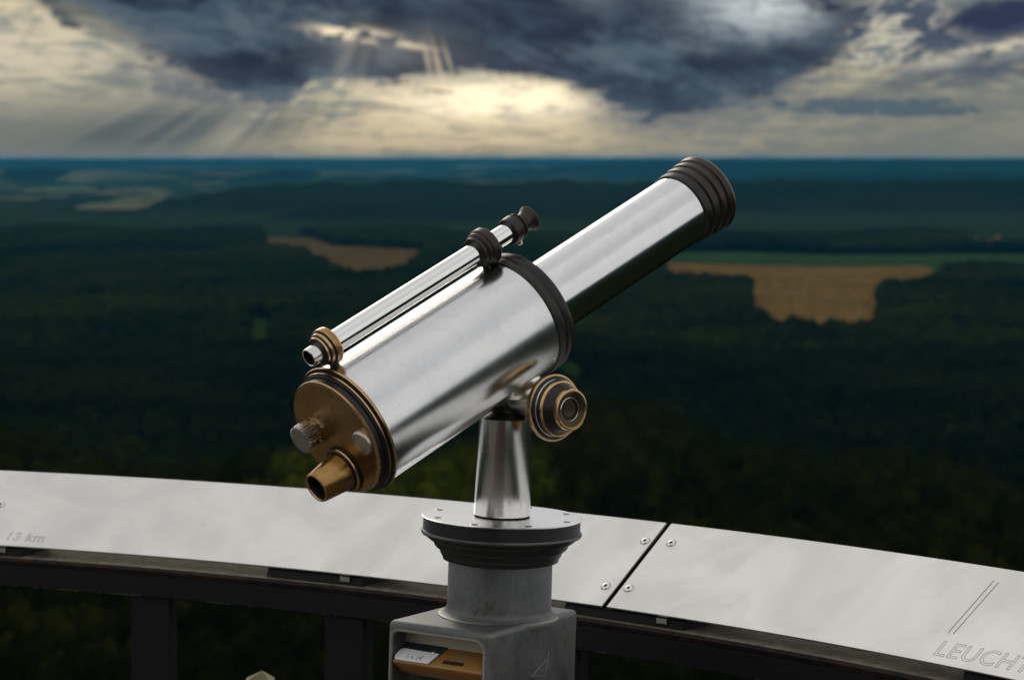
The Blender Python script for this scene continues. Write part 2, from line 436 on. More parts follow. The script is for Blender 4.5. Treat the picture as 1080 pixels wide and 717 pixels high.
def chip_mat():
    m, g, b = mat('chipped_lower_edge')
    tc = g.new('ShaderNodeTexCoord')
    n = g.noise(tc.outputs['Object'], 85.0, 6, .75, .6); f = g.noise(tc.outputs['Object'], 9.0, 3, .6, .6)
    col = g.mix(g.step(g.add(g.mul(n, .6), g.mul(f, .4)), .50, .56), (.009, .0095, .011), (.15, .145, .125))
    g.put(b.inputs['Base Color'], col); b.inputs['Roughness'].default_value = .6; b.inputs['Specular IOR Level'].default_value = .15
    return m
M_ledge = ledge_mat(); M_rust = rust_mat(); M_chip = chip_mat()

# ================================================================== THE PLATFORM AND TOWER
KR = 1.02                                   # how far the railing stands out, relative to the first survey
RC = np.array([-1.823, 0.803]) * KR         # centre of the round platform
R1, Z1, R2, Z2 = 3.093 * KR, EYE - .600 * KR, 3.243 * KR, EYE - .505 * KR      # inner/outer edge of the tilted panels
M_conc = simple('weathered_concrete', (.13, .12, .10), .85, 0, 12.0, .35, .4, .003)
def ring_solid(r0, r1, z0, z1, t0, t1, n):
    """closed ring sector between radii and heights"""
    V = []; F = []
    th = np.linspace(t0, t1, n + 1)
    for t in th:
        s_, c_ = math.sin(t), math.cos(t)
        for (r, z) in ((r0, z0), (r1, z0), (r1, z1), (r0, z1)):
            V.append((RC[0] + r * s_, RC[1] + r * c_, z))
    for i in range(n):
        a, b = 4 * i, 4 * i + 4
        for k in range(4):
            F.append((a + k, a + (k + 1) % 4, b + (k + 1) % 4, b + k))
    if abs(t1 - t0) < 6.28: F.append((0, 1, 2, 3)); F.append(tuple(4 * n + k for k in (3, 2, 1, 0)))
    return V, F, [0] * len(F)
v, f, mi = lathe((RC[0], RC[1], 0), (0, 0, 1), [(-.30, 0, 0), (-.30, 3.95, 0), (-.015, 3.95, 0), (0, 3.935, 0), (0, 0, 0)], 128)
structure(mesh_obj('platform_floor', v, f, M_conc, None, mi))
v, f, mi = lathe((RC[0], RC[1], 0), (0, 0, 1), [(-52, 0, 0), (-52, 2.9, 0), (-.302, 2.5, 0), (-.302, 0, 0)], 64)
t_ = mesh_obj('observation_tower', v, f, M_conc, None, mi)
t_['label'] = 'round grey concrete shaft carrying the viewing platform'; t_['category'] = 'tower'

# unseen dark house added behind the viewpoint: darkens metal reflections, blocks low skylight
M_blocker = simple('blocker_dark_timber', (.045, .028, .020), .7, 0, 9.0, .6, .4, .003, .2)
sh_ = empty('reflection_blocker', (-1.6, -1.75, 0), 'unseen dark timber house added behind the viewpoint to darken reflections in the metal', 'light blocker')
V_, F_, _ = box((-1.6, -1.75, 1.55), [1, 0, 0], [0, 1, 0], [0, 0, 1], 1.9, .55, 1.55)
mesh_obj('wall', V_, F_, M_blocker, sh_, smooth=False)
V_, F_, _ = box((-1.6, -1.75, 3.17), [1, 0, 0], [0, 1, 0], [0, 0, 1], 2.1, .75, .065)
mesh_obj('roof', V_, F_, M_beam if 'M_beam' in globals() else M_blocker, sh_, smooth=False)
V_, F_, _ = box((-2.2, -1.19, 1.02), [1, 0, 0], [0, 1, 0], [0, 0, 1], .45, .025, 1.0)
dr_ = mesh_obj('blocker_door', V_, F_, simple('blocker_door_paint', (.03, .045, .06), .5), sh_, smooth=False)
V_, F_, _ = box((-1.86, -1.15, 1.02), [1, 0, 0], [0, 1, 0], [0, 0, 1], .06, .012, .012)
mesh_obj('blocker_handle', V_, F_, M_nickel, dr_, smooth=False)

# ------------------------------------------------------------------ curved railing
rail = empty('curved_railing', (RC[0], RC[1], 0), 'curved dark steel railing topped by tilted silver orientation panels', 'railing')
NA = 150
T0, T1 = -.75, 1.75
BI = R1 - .012 * KR                               # inner face of the beam
BT = Z1 - .017 * KR                               # top of the beam ledge
def arc_profile(prof, mats, t0, t1, n):
    V = []; F = []; M = []
    th = np.linspace(t0, t1, n + 1); k = len(prof)
    for t in th:
        s_, c_ = math.sin(t), math.cos(t)
        for (r, z) in prof: V.append((RC[0] + r * s_, RC[1] + r * c_, z))
    for i in range(n):
        a, b = k * i, k * i + k
        for j in range(k):
            F.append((a + j, a + (j + 1) % k, b + (j + 1) % k, b + j)); M.append(mats[j])
    F.append(tuple(range(k))); M.append(mats[0]); F.append(tuple(k * n + j for j in range(k))); M.append(mats[0])
    return V, F, M
prof = [(BI + .004, BT), (BI + .11, BT), (BI + .11, BT - .045), (BI + .002, BT - .045), (BI + .0, BT - .043), (BI + .0, BT - .0125), (BI + .0035, BT - .0115), (BI + .001, BT - .0045)]
V_, F_, M_ = arc_profile(prof, [0, 1, 1, 3, 1, 1, 2, 2], T0, T1, NA)
mesh_obj('top_beam', V_, F_, [M_ledge, M_beam, M_rust, M_chip], rail, M_)
def tang(t): return np.array([math.cos(t), -math.sin(t), 0.])
def radl(t): return np.array([math.sin(t), math.cos(t), 0.])
ez = np.array([0, 0, 1.])
def C2(t, r, z): return np.array([RC[0] + r * math.sin(t), RC[1] + r * math.cos(t), z])
for t in (.4258 - 3 * .111, .4258 - 2 * .111, .4258 - .111, .4258, .5370, .6560, .7670, .8780, .989, 1.1, 1.211):
    T, Q = tang(t), radl(t); zt = BT - .0455
    bx = [box(C2(t, BI + .012, zt / 2), T, Q, ez, .035, .005, zt / 2 ),
          box(C2(t, BI + .047, zt / 2), T, Q, ez, .004, .0299, zt / 2 - .001)]
    po = mesh_obj('post', *merge(bx[0])[:2], M_beam, rail, smooth=False); 
    mesh_obj('web', *merge(bx[1])[:2], M_beam, po, smooth=False)
    po.modifiers.new('e', 'BEVEL').width = .001
# panels
PW = .3725
seam = .6806
slope = nrm([R2 - R1, Z2 - Z1]); nrm2 = np.array([-slope[1], slope[0]])  # in (r, z)
def PP(t, w, h=0.0):
    r = R1 + (R2 - R1) * w + nrm2[0] * h; z = Z1 + (Z2 - Z1) * w + nrm2[1] * h
    return C2(t, r, z)
WID = math.hypot(R2 - R1, Z2 - Z1)
def text_mesh(txt, t0, w0, height, rad=.00035, squeeze=1.0):
    """outlined (engraved) lettering laid on the curved panel; returns V, F"""
    cu = bpy.data.curves.new('engraving', 'FONT'); cu.body = txt; cu.size = 1.0
    cu.fill_mode = 'NONE'; cu.bevel_depth = rad / height * .72; cu.bevel_resolution = 0; cu.resolution_u = 5
    cu.shear = 0.0; cu.space_character = 1.08
    ob = bpy.data.objects.new('engraving', cu); COL.objects.link(ob)
    dg = bpy.context.evaluated_depsgraph_get(); dg.update()
    me = bpy.data.meshes.new_from_object(ob.evaluated_get(dg))
    bpy.data.objects.remove(ob)
    V = np.array([v.co[:] for v in me.vertices]); F = [tuple(p.vertices) for p in me.polygons]
    bpy.data.meshes.remove(me)
    S = height / .72
    outV = [PP(t0 + x * S * squeeze / R1, w0 + y * S / WID, z * S * .35 + .0001) for x, y, z in V]
    return outV, F, [0] * len(F)
def line_mesh(t0, w0, t1, w1, wd=.0005):
    V = []; F = []
    n = 12
    for i in range(n + 1):
        k = i / n; t = t0 + (t1 - t0) * k; w = w0 + (w1 - w0) * k
        V += [PP(t - wd / R1, w, -.0003), PP(t + wd / R1, w, -.0003), PP(t + wd / R1, w, .00025), PP(t - wd / R1, w, .00025)]
    for i in range(n):
        a, b = 4 * i, 4 * i + 4
        for k in range(4): F.append((a + k, a + (k + 1) % 4, b + (k + 1) % 4, b + k))
    F += [(0, 1, 2, 3), tuple(4 * n + j for j in range(4))]
    return V, F, [0] * len(F)
panels = []
for k in (-3, -2, -1, 0, 1):
    a, b = seam + PW * (k) + .0012, seam + PW * (k + 1) - .0012
    n = 26; th = np.linspace(a, b, n + 1); V_ = []; F_ = []; M_ = []
    for t in th:
        V_ += [PP(t, 0, 0), PP(t, 1, 0), PP(t, 1, -.003), PP(t, .0, -.003)]
    for i in range(n):
        p, q = 4 * i, 4 * i + 4
        for j in range(4):
            F_.append((p + j, p + (j + 1) % 4, q + (j + 1) % 4, q + j)); M_.append(0 if j == 0 else 1)
    F_ += [(0, 1, 2, 3), tuple(4 * n + j for j in range(4))]; M_ += [1, 1]
    pn = mesh_obj('metal_panel', V_, F_, [M_plate, M_grey_edge], rail, M_)
    pn.modifiers.new('e', 'BEVEL').width = .0005
    panels.append(pn)
    N0 = lambda t: nrm(np.array([math.sin(t) * nrm2[0], math.cos(t) * nrm2[0], nrm2[1]]))
    scr = []
    for (t, w) in ((a + .0040, .225), (a + .0075, .775)) if k == 0 else ((a + .0130, .225), (a + .0150, .53)) if k == -1 else ((a + .005, .225), (a + .008, .775)):
        scr.append((t, w))
    for (t, w) in scr + [(b - .0055, .215), (b - .0035, .765)]:
        c = PP(t, w, 0); ax = N0(t)
        V1, F1, M1 = lathe(c, ax, [(-.001, .0074, 1), (.0002, .0074, 1), (.0002, .0068, 0), (.0012, .0060, 0), (.0015, .0048, 0), (.0015, .0025, 1), (.0004, .0022, 1), (.0004, 0, 1)], 24)
        mesh_obj('screw', V1, F1, [M_nickel, M_hole], pn, M1)
# engravings
mesh_obj('engraved_distance', *text_mesh('13 km', .3385, .075, .019 * KR, .00034, 1.0)[:2], M_engrave, panels[2])
mesh_obj('engraved_name', *text_mesh('LEUCHT', .8468, .075, .0265 * KR, .00034, .965)[:2], M_engrave, panels[3])
mesh_obj('engraved_pointer', *merge(line_mesh(.8461, .2986, .8468, .866), line_mesh(.8486, .2979, .8494, .855))[:2], M_engrave, panels[3])
# brackets that carry the panels
for k in (-2, -1, 0, 1, 2):
    for tt in ((seam + .010 + PW * (k - .0), .032), (seam + PW * (k - .5) + .0245, .027)):
        tc_, hw = tt
        if tc_ < T0 or tc_ > T1 - .1: continue
        V_, F_, M_ = arc_profile([(BI + .0135, BT + .001), (BI + .10, BT + .001), (R1 + .11, Z1 + .064), (R1 + .0045, Z1 - .0055)], [0, 0, 0, 0], tc_ - hw, tc_ + hw, 6)
        br = mesh_obj('bracket', V_, F_, M_beam, rail, M_)
        c = C2(tc_ + hw * .66, BI + .0150, BT + .0095)
        mesh_obj('bracket_lip', *box(c, tang(tc_ + hw * .66), radl(tc_ + hw * .66), ez, .0085, .0035, .0036)[:2], M_nickel, br, smooth=False)

# pointed timber stake just outside the railing, only its tip is seen
M_wood = simple('pale_weathered_timber', (.30, .27, .15), .8, 0, 40.0, .5, .5, .001)
tp = np.array([-.395, 3.73, EYE - .799]); hb = .022
V_ = []; F_ = []
for z, s_ in ((-.30, 1), (tp[2] - .016, 1)):
    for (i, j) in ((-1, -1), (1, -1), (1, 1), (-1, 1)): V_.append((tp[0] + i * hb * s_, tp[1] + j * hb * s_, z))
V_.append(tuple(tp + np.array([.004, 0, 0])))
F_ = [(0, 1, 5, 4), (1, 2, 6, 5), (2, 3, 7, 6), (3, 0, 4, 7), (4, 5, 8), (5, 6, 8), (6, 7, 8), (7, 4, 8), (3, 2, 1, 0)]
st_ = mesh_obj('timber_stake', V_, F_, M_wood, None, smooth=False); st_['label'] = 'pale yellowish timber stake tip just outside the railing at the lower edge'; st_['category'] = 'stake'

# ================================================================== THE TELESCOPE
tel = empty('coin_telescope', BASE, 'silver and bronze coin operated viewing telescope on a grey pedestal', 'telescope')
# --- barrel
S_FACE = -.2840
v, f, mi = lathe(BC, DIR, [(-.2630, 0, 0), (-.2630, .0785, 0), (.0215, .0785, 0), (.0215, 0, 0)], 160)
barrel = mesh_obj('barrel', v, f, M_barrel, tel, mi)
v, f, mi = lathe(BC, DIR, [(.0195, .077, 0), (.0195, .0800, 0), (.0225, .0808, 1), (.0285, .0812, 1), (.0300, .0800, 0), (.0330, .0795, 0), (.0350, .0806, 0), (.0440, .0806, 0), (.0462, .0795, 1), (.0470, .0770, 1), (.0470, .0478, 0), (.044, .0478, 0)], 160)
mesh_obj('barrel_ring', v, f, [M_black, M_browned], barrel, mi)
# --- end plate with its stacked rims
v, f, mi = lathe(BC, DIR, [(S_FACE + .0016, 0, 0), (S_FACE + .0014, .058, 0), (S_FACE + .0003, .068, 0), (S_FACE, .0712, 2), (S_FACE + .0006, .0732, 2), (S_FACE + .002, .0740, 2), (S_FACE + .0035, .0735, 1),
                           (S_FACE + .0038, .0722, 1), (S_FACE + .0105, .0728, 1), (S_FACE + .0115, .0755, 1), (S_FACE + .0130, .0760, 1), (S_FACE + .0135, .0778, 2), (S_FACE + .0152, .0782, 2), (S_FACE + .0160, .0770, 1),
                           (S_FACE + .0165, .0765, 1), (S_FACE + .0178, .0790, 1), (S_FACE + .0180, .0818, 2), (S_FACE + .0200, .0826, 0), (S_FACE + .0215, .0820, 0), (S_FACE + .0218, .0770, 1)], 160)
ep = mesh_obj('end_plate', v, f, [M_bronze, M_black, M_bronze_hi], barrel, mi, sharp=24)
def on_face(a, b, s=S_FACE): return BC + DIR * s + ACR * a + UPB * b
# --- eyepiece (two-level: plate > eyepiece)
e0 = on_face(-.0083, -.0444); D_ = -DIR
v, f, mi = lathe(e0, D_, [(-.002, .0300, 1), (.0015, .0300, 1), (.0022, .0290, 2), (.0036, .0285, 2), (.0042, .0268, 1), (.0042, .0240, 1), (.0060, .0238, 0),
                         (.0440, .0188, 0), (.0455, .0180, 2), (.0455, .0160, 2), (.0440, .0152, 1), (.0250, .0135, 1), (.0250, 0, 3)], 96)
mesh_obj('eyepiece', v, f, [M_bronze, M_black, M_bronze_hi, M_lens], barrel, mi, sharp=28)
# --- knurled focus knob
def knurl(O, ax, prof, n_teeth, depth, per=4):
    n = n_teeth * per; O = np.asarray(O, float); ax, u, w = frame_of(ax); V = []; F = []; M = []
    t = np.linspace(0, 2 * np.pi, n, endpoint=False)
    for (s, r, m, kn) in prof:
        rr = r - (depth * kn) * (np.arange(n) % per >= per // 2)
        V.extend(list(O + ax * s + (np.cos(t)[:, None] * u + np.sin(t)[:, None] * w) * rr[:, None]))
    for k in range(len(prof) - 1):
        for i in range(n):
            j = (i + 1) % n; F.append((k * n + i, k * n + j, (k + 1) * n + j, (k + 1) * n + i)); M.append(prof[k][2])
    F.append(tuple((len(prof) - 1) * n + i for i in range(n))); M.append(1)
    return V, F, M
k0 = on_face(-.0405, .0045)
v, f, mi = knurl(k0, D_, [(-.001, .0145, 0, 0), (.004, .0150, 0, 0), (.0045, .0178, 0, 1), (.0215, .0178, 1, 1), (.0225, .0172, 1, 1), (.0230, .0155, 1, 0), (.0232, .0120, 1, 0)], 22, .0042)
M_knobdark = simple('knurled_steel', (.62, .60, .56), .20, 1.0, 150, .3, .1)
mesh_obj('focus_knob', v, f, [M_knobdark, simple('knob_cap_steel', (.42, .41, .38), .35, 1.0, 90, .3, .1)], barrel, mi, smooth=True, sharp=20)
# --- round button
b0 = on_face(.0545, -.0007)
v, f, mi = lathe(b0, D_, [(-.001, .0155, 0), (.0035, .0155, 0), (.0048, .0148, 0), (.0056, .0125, 0), (.0060, 0, 0)], 64)
mesh_obj('blank_button', v, f, simple('satin_button', (.50, .47, .40), .36, 1.0, 90, .3, .1), barrel, mi, sharp=50)
# small screws on the side of the barrel, and a highlight screw near the ring
for (s, ph) in ((.012, -38.0),):
    rad = UPB * math.sin(R(ph)) + ACR * math.cos(R(ph))
    v, f, mi = lathe(BC + DIR * s + rad * .0783, rad, [(-.001, .0030, 0), (.0010, .0030, 0), (.0016, .0022, 0), (.0016, 0, 0)], 20)
    mesh_obj('small_screw', v, f, M_nickel, barrel, mi)
# --- objective tube and ribbed hood
v, f, mi = lathe(BC, DIR, [(.03, .0472, 0), (.338, .0476, 0), (.338, .040, 0)], 128)
ot = mesh_obj('objective_tube', v, f, M_tube, tel, mi)
hp = [(.3355, .0470, 0), (.3355, .0488, 0), (.3370, .0498, 0), (.3440, .0502, 1), (.3465, .0500, 1), (.3480, .0488, 0), (.3500, .0488, 0), (.3520, .0510, 1), (.3590, .0514, 1), (.3610, .0510, 0), (.3628, .0496, 0), (.3648, .0498, 0), (.3668, .0520, 1),
      (.3730, .0524, 1), (.3750, .0518, 0), (.3765, .0508, 0), (.3785, .0512, 0), (.3800, .0530, 1), (.3890, .0534, 2), (.3905, .0528, 2), (.3905, .0500, 0), (.3880, .0480, 0), (.355, .0450, 0)]
v, f, mi = lathe(BC, DIR, hp, 128)
M_rimb = simple('brassy_rim', (.30, .24, .12), .35, .8, 90, .3, .1)
mesh_obj('lens_hood', v, f, [M_black, M_browned, M_rimb], ot, mi, sharp=24)
v, f, mi = lathe(BC, DIR, [(.357, .0455, 0), (.362, .030, 0), (.364, 0, 0)], 64)
mesh_obj('objective_lens', v, f, M_lens, ot, mi, sharp=80)
# --- finder (sighting) tube on top
SO = BC + UPB * .1030
v, f, mi = lathe(SO, DIR, [(-.254, .0134, 0), (.0030, .0130, 0), (.0750, .0122, 0)], 96)
fi = mesh_obj('finder_tube', v, f, M_sight, tel, mi)
v, f, mi = lathe(SO, DIR, [(-.2785, .0092, 0), (-.2792, .0104, 0), (-.2785, .0112, 0), (-.262, .0112, 0), (-.262, .0090, 1), (-.2785, .0088, 1)], 64)
ec = mesh_obj('finder_eyecup', v, f, [M_nickel, M_hole], fi, mi, sharp=28)
v, f, mi = lathe(SO, DIR, [(-.2715, .0, 0), (-.2715, .0086, 0), (-.2695, .0089, 0)], 32)
mesh_obj('finder_eye_glass', v, f, M_lens, fi, mi)
v, f, mi = lathe(SO, DIR, [(-.2640, .0095, 1), (-.2640, .0165, 1), (-.2630, .0178, 2), (-.2605, .0180, 1), (-.2600, .0190, 1), (-.2585, .0200, 2), (-.2560, .0206, 2), (-.2550, .0206, 1), (-.2545, .0220, 1), (-.2530, .0230, 2),
                          (-.2520, .0234, 0), (-.2455, .0234, 2), (-.2440, .0228, 2), (-.2435, .0135, 0)], 96)
mesh_obj('finder_rear_collar', v, f, [M_bronze, M_black, M_bronze_hi], fi, mi, sharp=24)
v, f, mi = lathe(SO, DIR, [(-.0020, .0125, 0), (-.0020, .0185, 0), (-.0010, .0195, 1), (.0030, .0198, 0), (.0035, .0208, 0), (.0060, .0224, 1), (.0090, .0226, 0), (.0095, .0234, 0), (.0115, .0244, 1), (.0200, .0244, 1), (.0215, .0236, 0), (.0220, .0125, 0)], 96)
mesh_obj('finder_front_clamp', v, f, [M_black, M_browned], fi, mi, sharp=24)
for nm, s, fm in (('clamp_foot', .009, M_browned), ('collar_foot', -.2490, M_black)):
    c = SO + DIR * s - UPB * .0205
    v, f, mi = lathe(c + UPB * .006, -UPB, [(0, .006, 0), (.0100, .006, 0), (.0120, .0085, 0), (.0120, 0, 0)], 32)
    mesh_obj(nm, v, f, fm, fi, mi)
v, f, mi = lathe(SO, DIR, [(.0560, .0122, 0), (.0560, .0160, 0), (.0575, .0172, 1), (.0690, .0176, 1), (.0700, .0168, 0), (.0715, .0150, 0), (.0735, .0150, 0), (.0745, .0168, 1), (.0755, .0170, 0), (.0765, .0158, 0), (.0800, .0128, 1), (.0850, .0122, 1), (.0900, .0136, 1),
                          (.0940, .0166, 1), (.0955, .0172, 1), (.0965, .0168, 0), (.0960, .0140, 0), (.0900, .0100, 0)], 96)
mesh_obj('finder_front_cap', v, f, [M_black, M_browned], fi, mi, sharp=26)
v, f, mi = lathe(SO + DIR * .066 - UPB * .0160 + ACR * .004, -UPB, [(0, .0035, 0), (.004, .0035, 0), (.005, .0028, 0), (.005, 0, 0)], 20)
mesh_obj('thumb_screw', v, f, M_nickel, fi, mi)
# --- tilt joint: cross shaft, boss and stepped hand knob
SH = BC + DIR * (-.030) - UPB * .0905
v, f, mi = lathe(SH, ACR, [(-.050, 0, 0), (-.050, .0150, 0), (.001, .0155, 0), (.0015, .0185, 0), (.0030, .0192, 0), (.0042, .0186, 0), (.0050, .0170, 0), (.0060, .0168, 0), (.0070, .0180, 0), (.0082, .0176, 0), (.0090, .0156, 0), (.0780, .0160, 0)], 80)
ts = mesh_obj('cross_shaft', v, f, M_boss, tel, mi, sharp=26)
# boss flowing from barrel to shaft
def blob(c, ax, u, w, ra, ru, rw, nu=40, nv=24):
    V = []; F = []
    for i in range(nv + 1):
        p = math.pi * i / nv
        for j in range(nu):
            q = 2 * math.pi * j / nu
            V.append(c + ax * ra * math.cos(p) + (u * ru * math.cos(q) + w * rw * math.sin(q)) * math.sin(p))
    for i in range(nv):
        for j in range(nu): F.append((i * nu + j, i * nu + (j + 1) % nu, (i + 1) * nu + (j + 1) % nu, (i + 1) * nu + j))
    return V, F, [0] * len(F)
def saddle():
    """lofted saddle: a wide footprint on the underside of the barrel narrowing to the cross shaft"""
    V = []; F = []; n = 64; K = 14
    for k in range(K + 1):
        q = k / K
        e = (1 - q) ** 2.2
        for i in range(n):
            t = 2 * math.pi * i / n
            ra = .0150 + .030 * e; rb = .007 + .044 * e
            x = math.copysign(abs(math.cos(t)) ** .8, math.cos(t)) * ra; y = math.copysign(abs(math.sin(t)) ** .8, math.sin(t)) * rb + .003
            h = -math.sqrt(max(.0780 ** 2 - min(abs(y), .074) ** 2, 1e-5)) + .001
            z = h * (1 - q) + (-.0935) * q
            V.append(SH + UPB * .0905 + DIR * x + ACR * y + UPB * z)
    for k in range(K):
        for i in range(n): F.append((k * n + i, k * n + (i + 1) % n, (k + 1) * n + (i + 1) % n, (k + 1) * n + i))
    F.append(tuple(K * n + i for i in range(n)))
    return V, F, [0] * len(F)
v, f, mi = saddle()
mesh_obj('barrel_saddle', v, f, M_boss, tel, mi, sharp=50)
v, f, mi = blob(SH + UPB * .0290 + ACR * .0300 + DIR * .002, DIR, ACR, UPB, .0310, .0250, .0215)
mesh_obj('joint_boss', v, f, M_boss, tel, mi, sharp=60)
kp = [(.0745, .0150, 0), (.0750, .0300, 0), (.0765, .0375, 0), (.0800, .0405, 0), (.0850, .0415, 2), (.0868, .0412, 2), (.0872, .0392, 1), (.0880, .0385, 1), (.0905, .0375, 1), (.0910, .0362, 3), (.0925, .0357, 1), (.0945, .0350, 1), (.0955, .0345, 1),
      (.0975, .0345, 2), (.0992, .0338, 2), (.0998, .0318, 1), (.1020, .0305, 1), (.1120, .0268, 1), (.1125, .0258, 0), (.1150, .0258, 2), (.1175, .0252, 2), (.1182, .0232, 0), (.1174, .0215, 4), (.1140, .0160, 4), (.1136, .0147, 3), (.1140, .0141, 3), (.1136, .0137, 4), (.1110, .0130, 4), (.1110, .0095, 4), (.1118, .0090, 4), (.1110, .0060, 4), (.1112, 0, 4)]
v, f, mi = lathe(SH, ACR, kp, 128)
mesh_obj('hand_knob', v, f, [M_bronze, M_black, M_bronze_hi, M_nickel, simple('dark_recess_bronze', (.055, .040, .018), .4, .6, 120, .3, .1)], ts, mi, sharp=22)
# --- post with dark cap
PT = .1230
v, f, mi = lathe(FL, LEAN, [(.0012, .0350, 1), (.0012, .0340, 1), (.0022, .0340, 0), (.0022, .0350, 0), (.0035, .0354, 0), (PT, .0330, 0), (PT, 0, 0)], 128)
mesh_obj('post', v, f, [M_post, M_hole], tel, mi)
v, f, mi = lathe(FL, LEAN, [(PT - .001, .0325, 0), (PT + .0005, .0325, 0), (PT + .003, .0300, 0), (PT + .008, .0200, 0), (PT + .020, .0150, 0), (PT + .020, 0, 0)], 64)
mesh_obj('swivel_cap', v, f, M_black, tel, mi)
# --- flange
v, f, mi = lathe(FL, LEAN, [(.0, 0, 0), (.0, .0995, 0), (-.0006, .1006, 0), (-.0016, .1006, 1), (-.0022, .0985, 1), (-.0175, .0985, 1), (-.0180, .1000, 2), (-.0205, .1008, 2), (-.0228, .1000, 2), (-.0240, .0960, 1), (-.0275, .0930, 1), (-.0285, .0905, 2), (-.0300, .0900, 2), (-.0305, .0860, 1), (-.0375, .0835, 1), (-.0385, .0820, 2),
                          (-.0400, .0812, 2), (-.0405, .0775, 1), (-.0465, .0762, 1), (-.0475, .0752, 2), (-.0490, .0748, 2), (-.0500, .0735, 1), (-.0545, .0725, 1), (-.0555, .0655, 1)], 160)
fl = mesh_obj('flange', v, f, [M_flange, M_darkring, M_gun], tel, mi, sharp=22)
_, fu, fv = frame_of(LEAN)
fx = nrm(np.cross([0, 1, 0], LEAN)); fy = np.cross(LEAN, fx)
for k in range(8):
    a = R(22 + 45 * k); c = FL + (fx * math.cos(a) + fy * math.sin(a)) * .0865
    v, f, mi = lathe(c, LEAN, [(-.0004, .0052, 0), (.0003, .0052, 1), (.0005, .0046, 0), (.0004, .0040, 0), (.0004, 0, 0)], 24)
    mesh_obj('bolt_hole', v, f, [M_hole, M_nickel], fl, mi, smooth=False)
# --- neck, cast on to the box
v, f, mi = lathe(FL, LEAN, [(-.0540, .0600, 0), (-.0555, .0645, 0), (-.0570, .0652, 0), (-.1130, .0655, 0), (-.1170, .0668, 0), (-.1200, .0690, 0), (-.1222, .0720, 0), (-.1240, .0760, 0), (-.1300, .0760, 0)], 128)
mesh_obj('neck', v, f, M_cast, tel, mi, sharp=60)
# --- pedestal box with recess
PSI = R(35)
bA = np.array([-math.cos(PSI), math.sin(PSI), 0.]); bB = np.array([math.sin(PSI), math.cos(PSI), 0.])
sh = LEAN / LEAN[2]
BXC = np.array([-.0345, 2.992]); HA, HB = .0775, .0975
ZT = EYE - .5700
def BP(u, w, z):
    """u: left-to-right over the coin face, w: outward from the coin face, z: world height"""
    p = np.array([BXC[0], BXC[1], 0.]) - bA * u - bB * (HB + w)
    k = z - ZT
    return np.array([p[0] + .033 * k * min(1, 1), p[1], z])
def prism(u0, u1, w0, w1, z0, z1):
    V = [BP(u, w, z) for u in (u0, u1) for w in (w0, w1) for z in (z0, z1)]
    F = [(0, 1, 3, 2), (4, 6, 7, 5), (0, 4, 5, 1), (2, 3, 7, 6), (0, 2, 6, 4), (1, 5, 7, 3)]
    return V, F, [0] * 6
v, f, mi = prism(-HA, HA, -2 * HB, 0, .02, ZT)
bxo = mesh_obj('pedestal_box', v, f, M_cast, tel, smooth=False)
md = bxo.modifiers.new('round', 'BEVEL'); md.width = .0075; md.segments = 4; md.limit_method = 'ANGLE'
v, f, mi = prism(-.0715, .0680, -.040, .02, ZT - .32, ZT - .0125)
cut = mesh_obj('cutter', v, f, M_cast, tel, smooth=False)
md = cut.modifiers.new('round', 'BEVEL'); md.width = .012; md.segments = 5; md.limit_method = 'ANGLE'
md = bxo.modifiers.new('cut', 'BOOLEAN'); md.operation = 'DIFFERENCE'; md.object = cut; md.solver = 'EXACT'
dg = bpy.context.evaluated_depsgraph_get(); dg.update()
nm_ = bpy.data.meshes.new_from_object(bxo.evaluated_get(dg))
bxo.modifiers.clear(); bxo.data = nm_; bpy.data.objects.remove(cut)
bm = bmesh.new(); bm.from_mesh(nm_)
for q in bm.faces: q.smooth = True
for e in bm.edges:
    if len(e.link_faces) == 2 and e.calc_face_angle(0) > R(30): e.smooth = False
bm.to_mesh(nm_); bm.free()
md = bxo.modifiers.new('soft', 'BEVEL'); md.width = .0012; md.segments = 2; md.limit_method = 'ANGLE'; md.angle_limit = R(40)
v, f, mi = prism(-HA - .012, HA + .012, -2 * HB - .012, .012, .0, .0195)
bevelled(mesh_obj('foot_plate', v, f, M_cast, tel, smooth=False), .003)
# coin panel inside
M_brown = simple('brown_enamel', (.34, .165, .045), .38, .1, 60, .3, .1)
M_cream = simple('cream_backing', (.42, .39, .28), .5, .2, 60, .3, .1)
M_label = simple('white_label', (.80, .80, .82), .4, 0, 60, .08, 0)
M_blue = simple('dark_blue_textured', (.022, .035, .048), .5, .1, 600, 1.2, .6, .001)
v, f, mi = prism(-.0710, .0675, -.0395, -.030, ZT - .036, ZT - .0128)
mesh_obj('back_strip', v, f, M_cream, bxo, smooth=False)
def slopeblk(u0, u1, prof):
    V = [BP(u, w, ZT - d) for u in (u0, u1) for (w, d) in prof]; k = len(prof)
    F = [tuple(range(k)), tuple(range(2 * k - 1, k - 1, -1))] + [(i, (i + 1) % k, k + (i + 1) % k, k + i) for i in range(k)]
    return V, F, [0] * len(F)
v, f, mi = slopeblk(-.0700, .0665, [(-.032, .0310), (-.0015, .0500), (-.0030, .0530), (-.022, .0690), (-.039, .0690), (-.039, .0310)])
cb = bevelled(mesh_obj('coin_slot_block', v, f, M_brown, bxo, smooth=False), .0018)
def on_slope(u, q, h=0.0):
    """q 0..1 down the sloping face of the coin block"""
    w = -.032 + .0305 * q; d = .0310 + .0190 * q
    n = np.array([.018, .0305]); n = n / np.linalg.norm(n)     # outward (w, up)
    return BP(u, w + n[0] * h, ZT - d + n[1] * h)
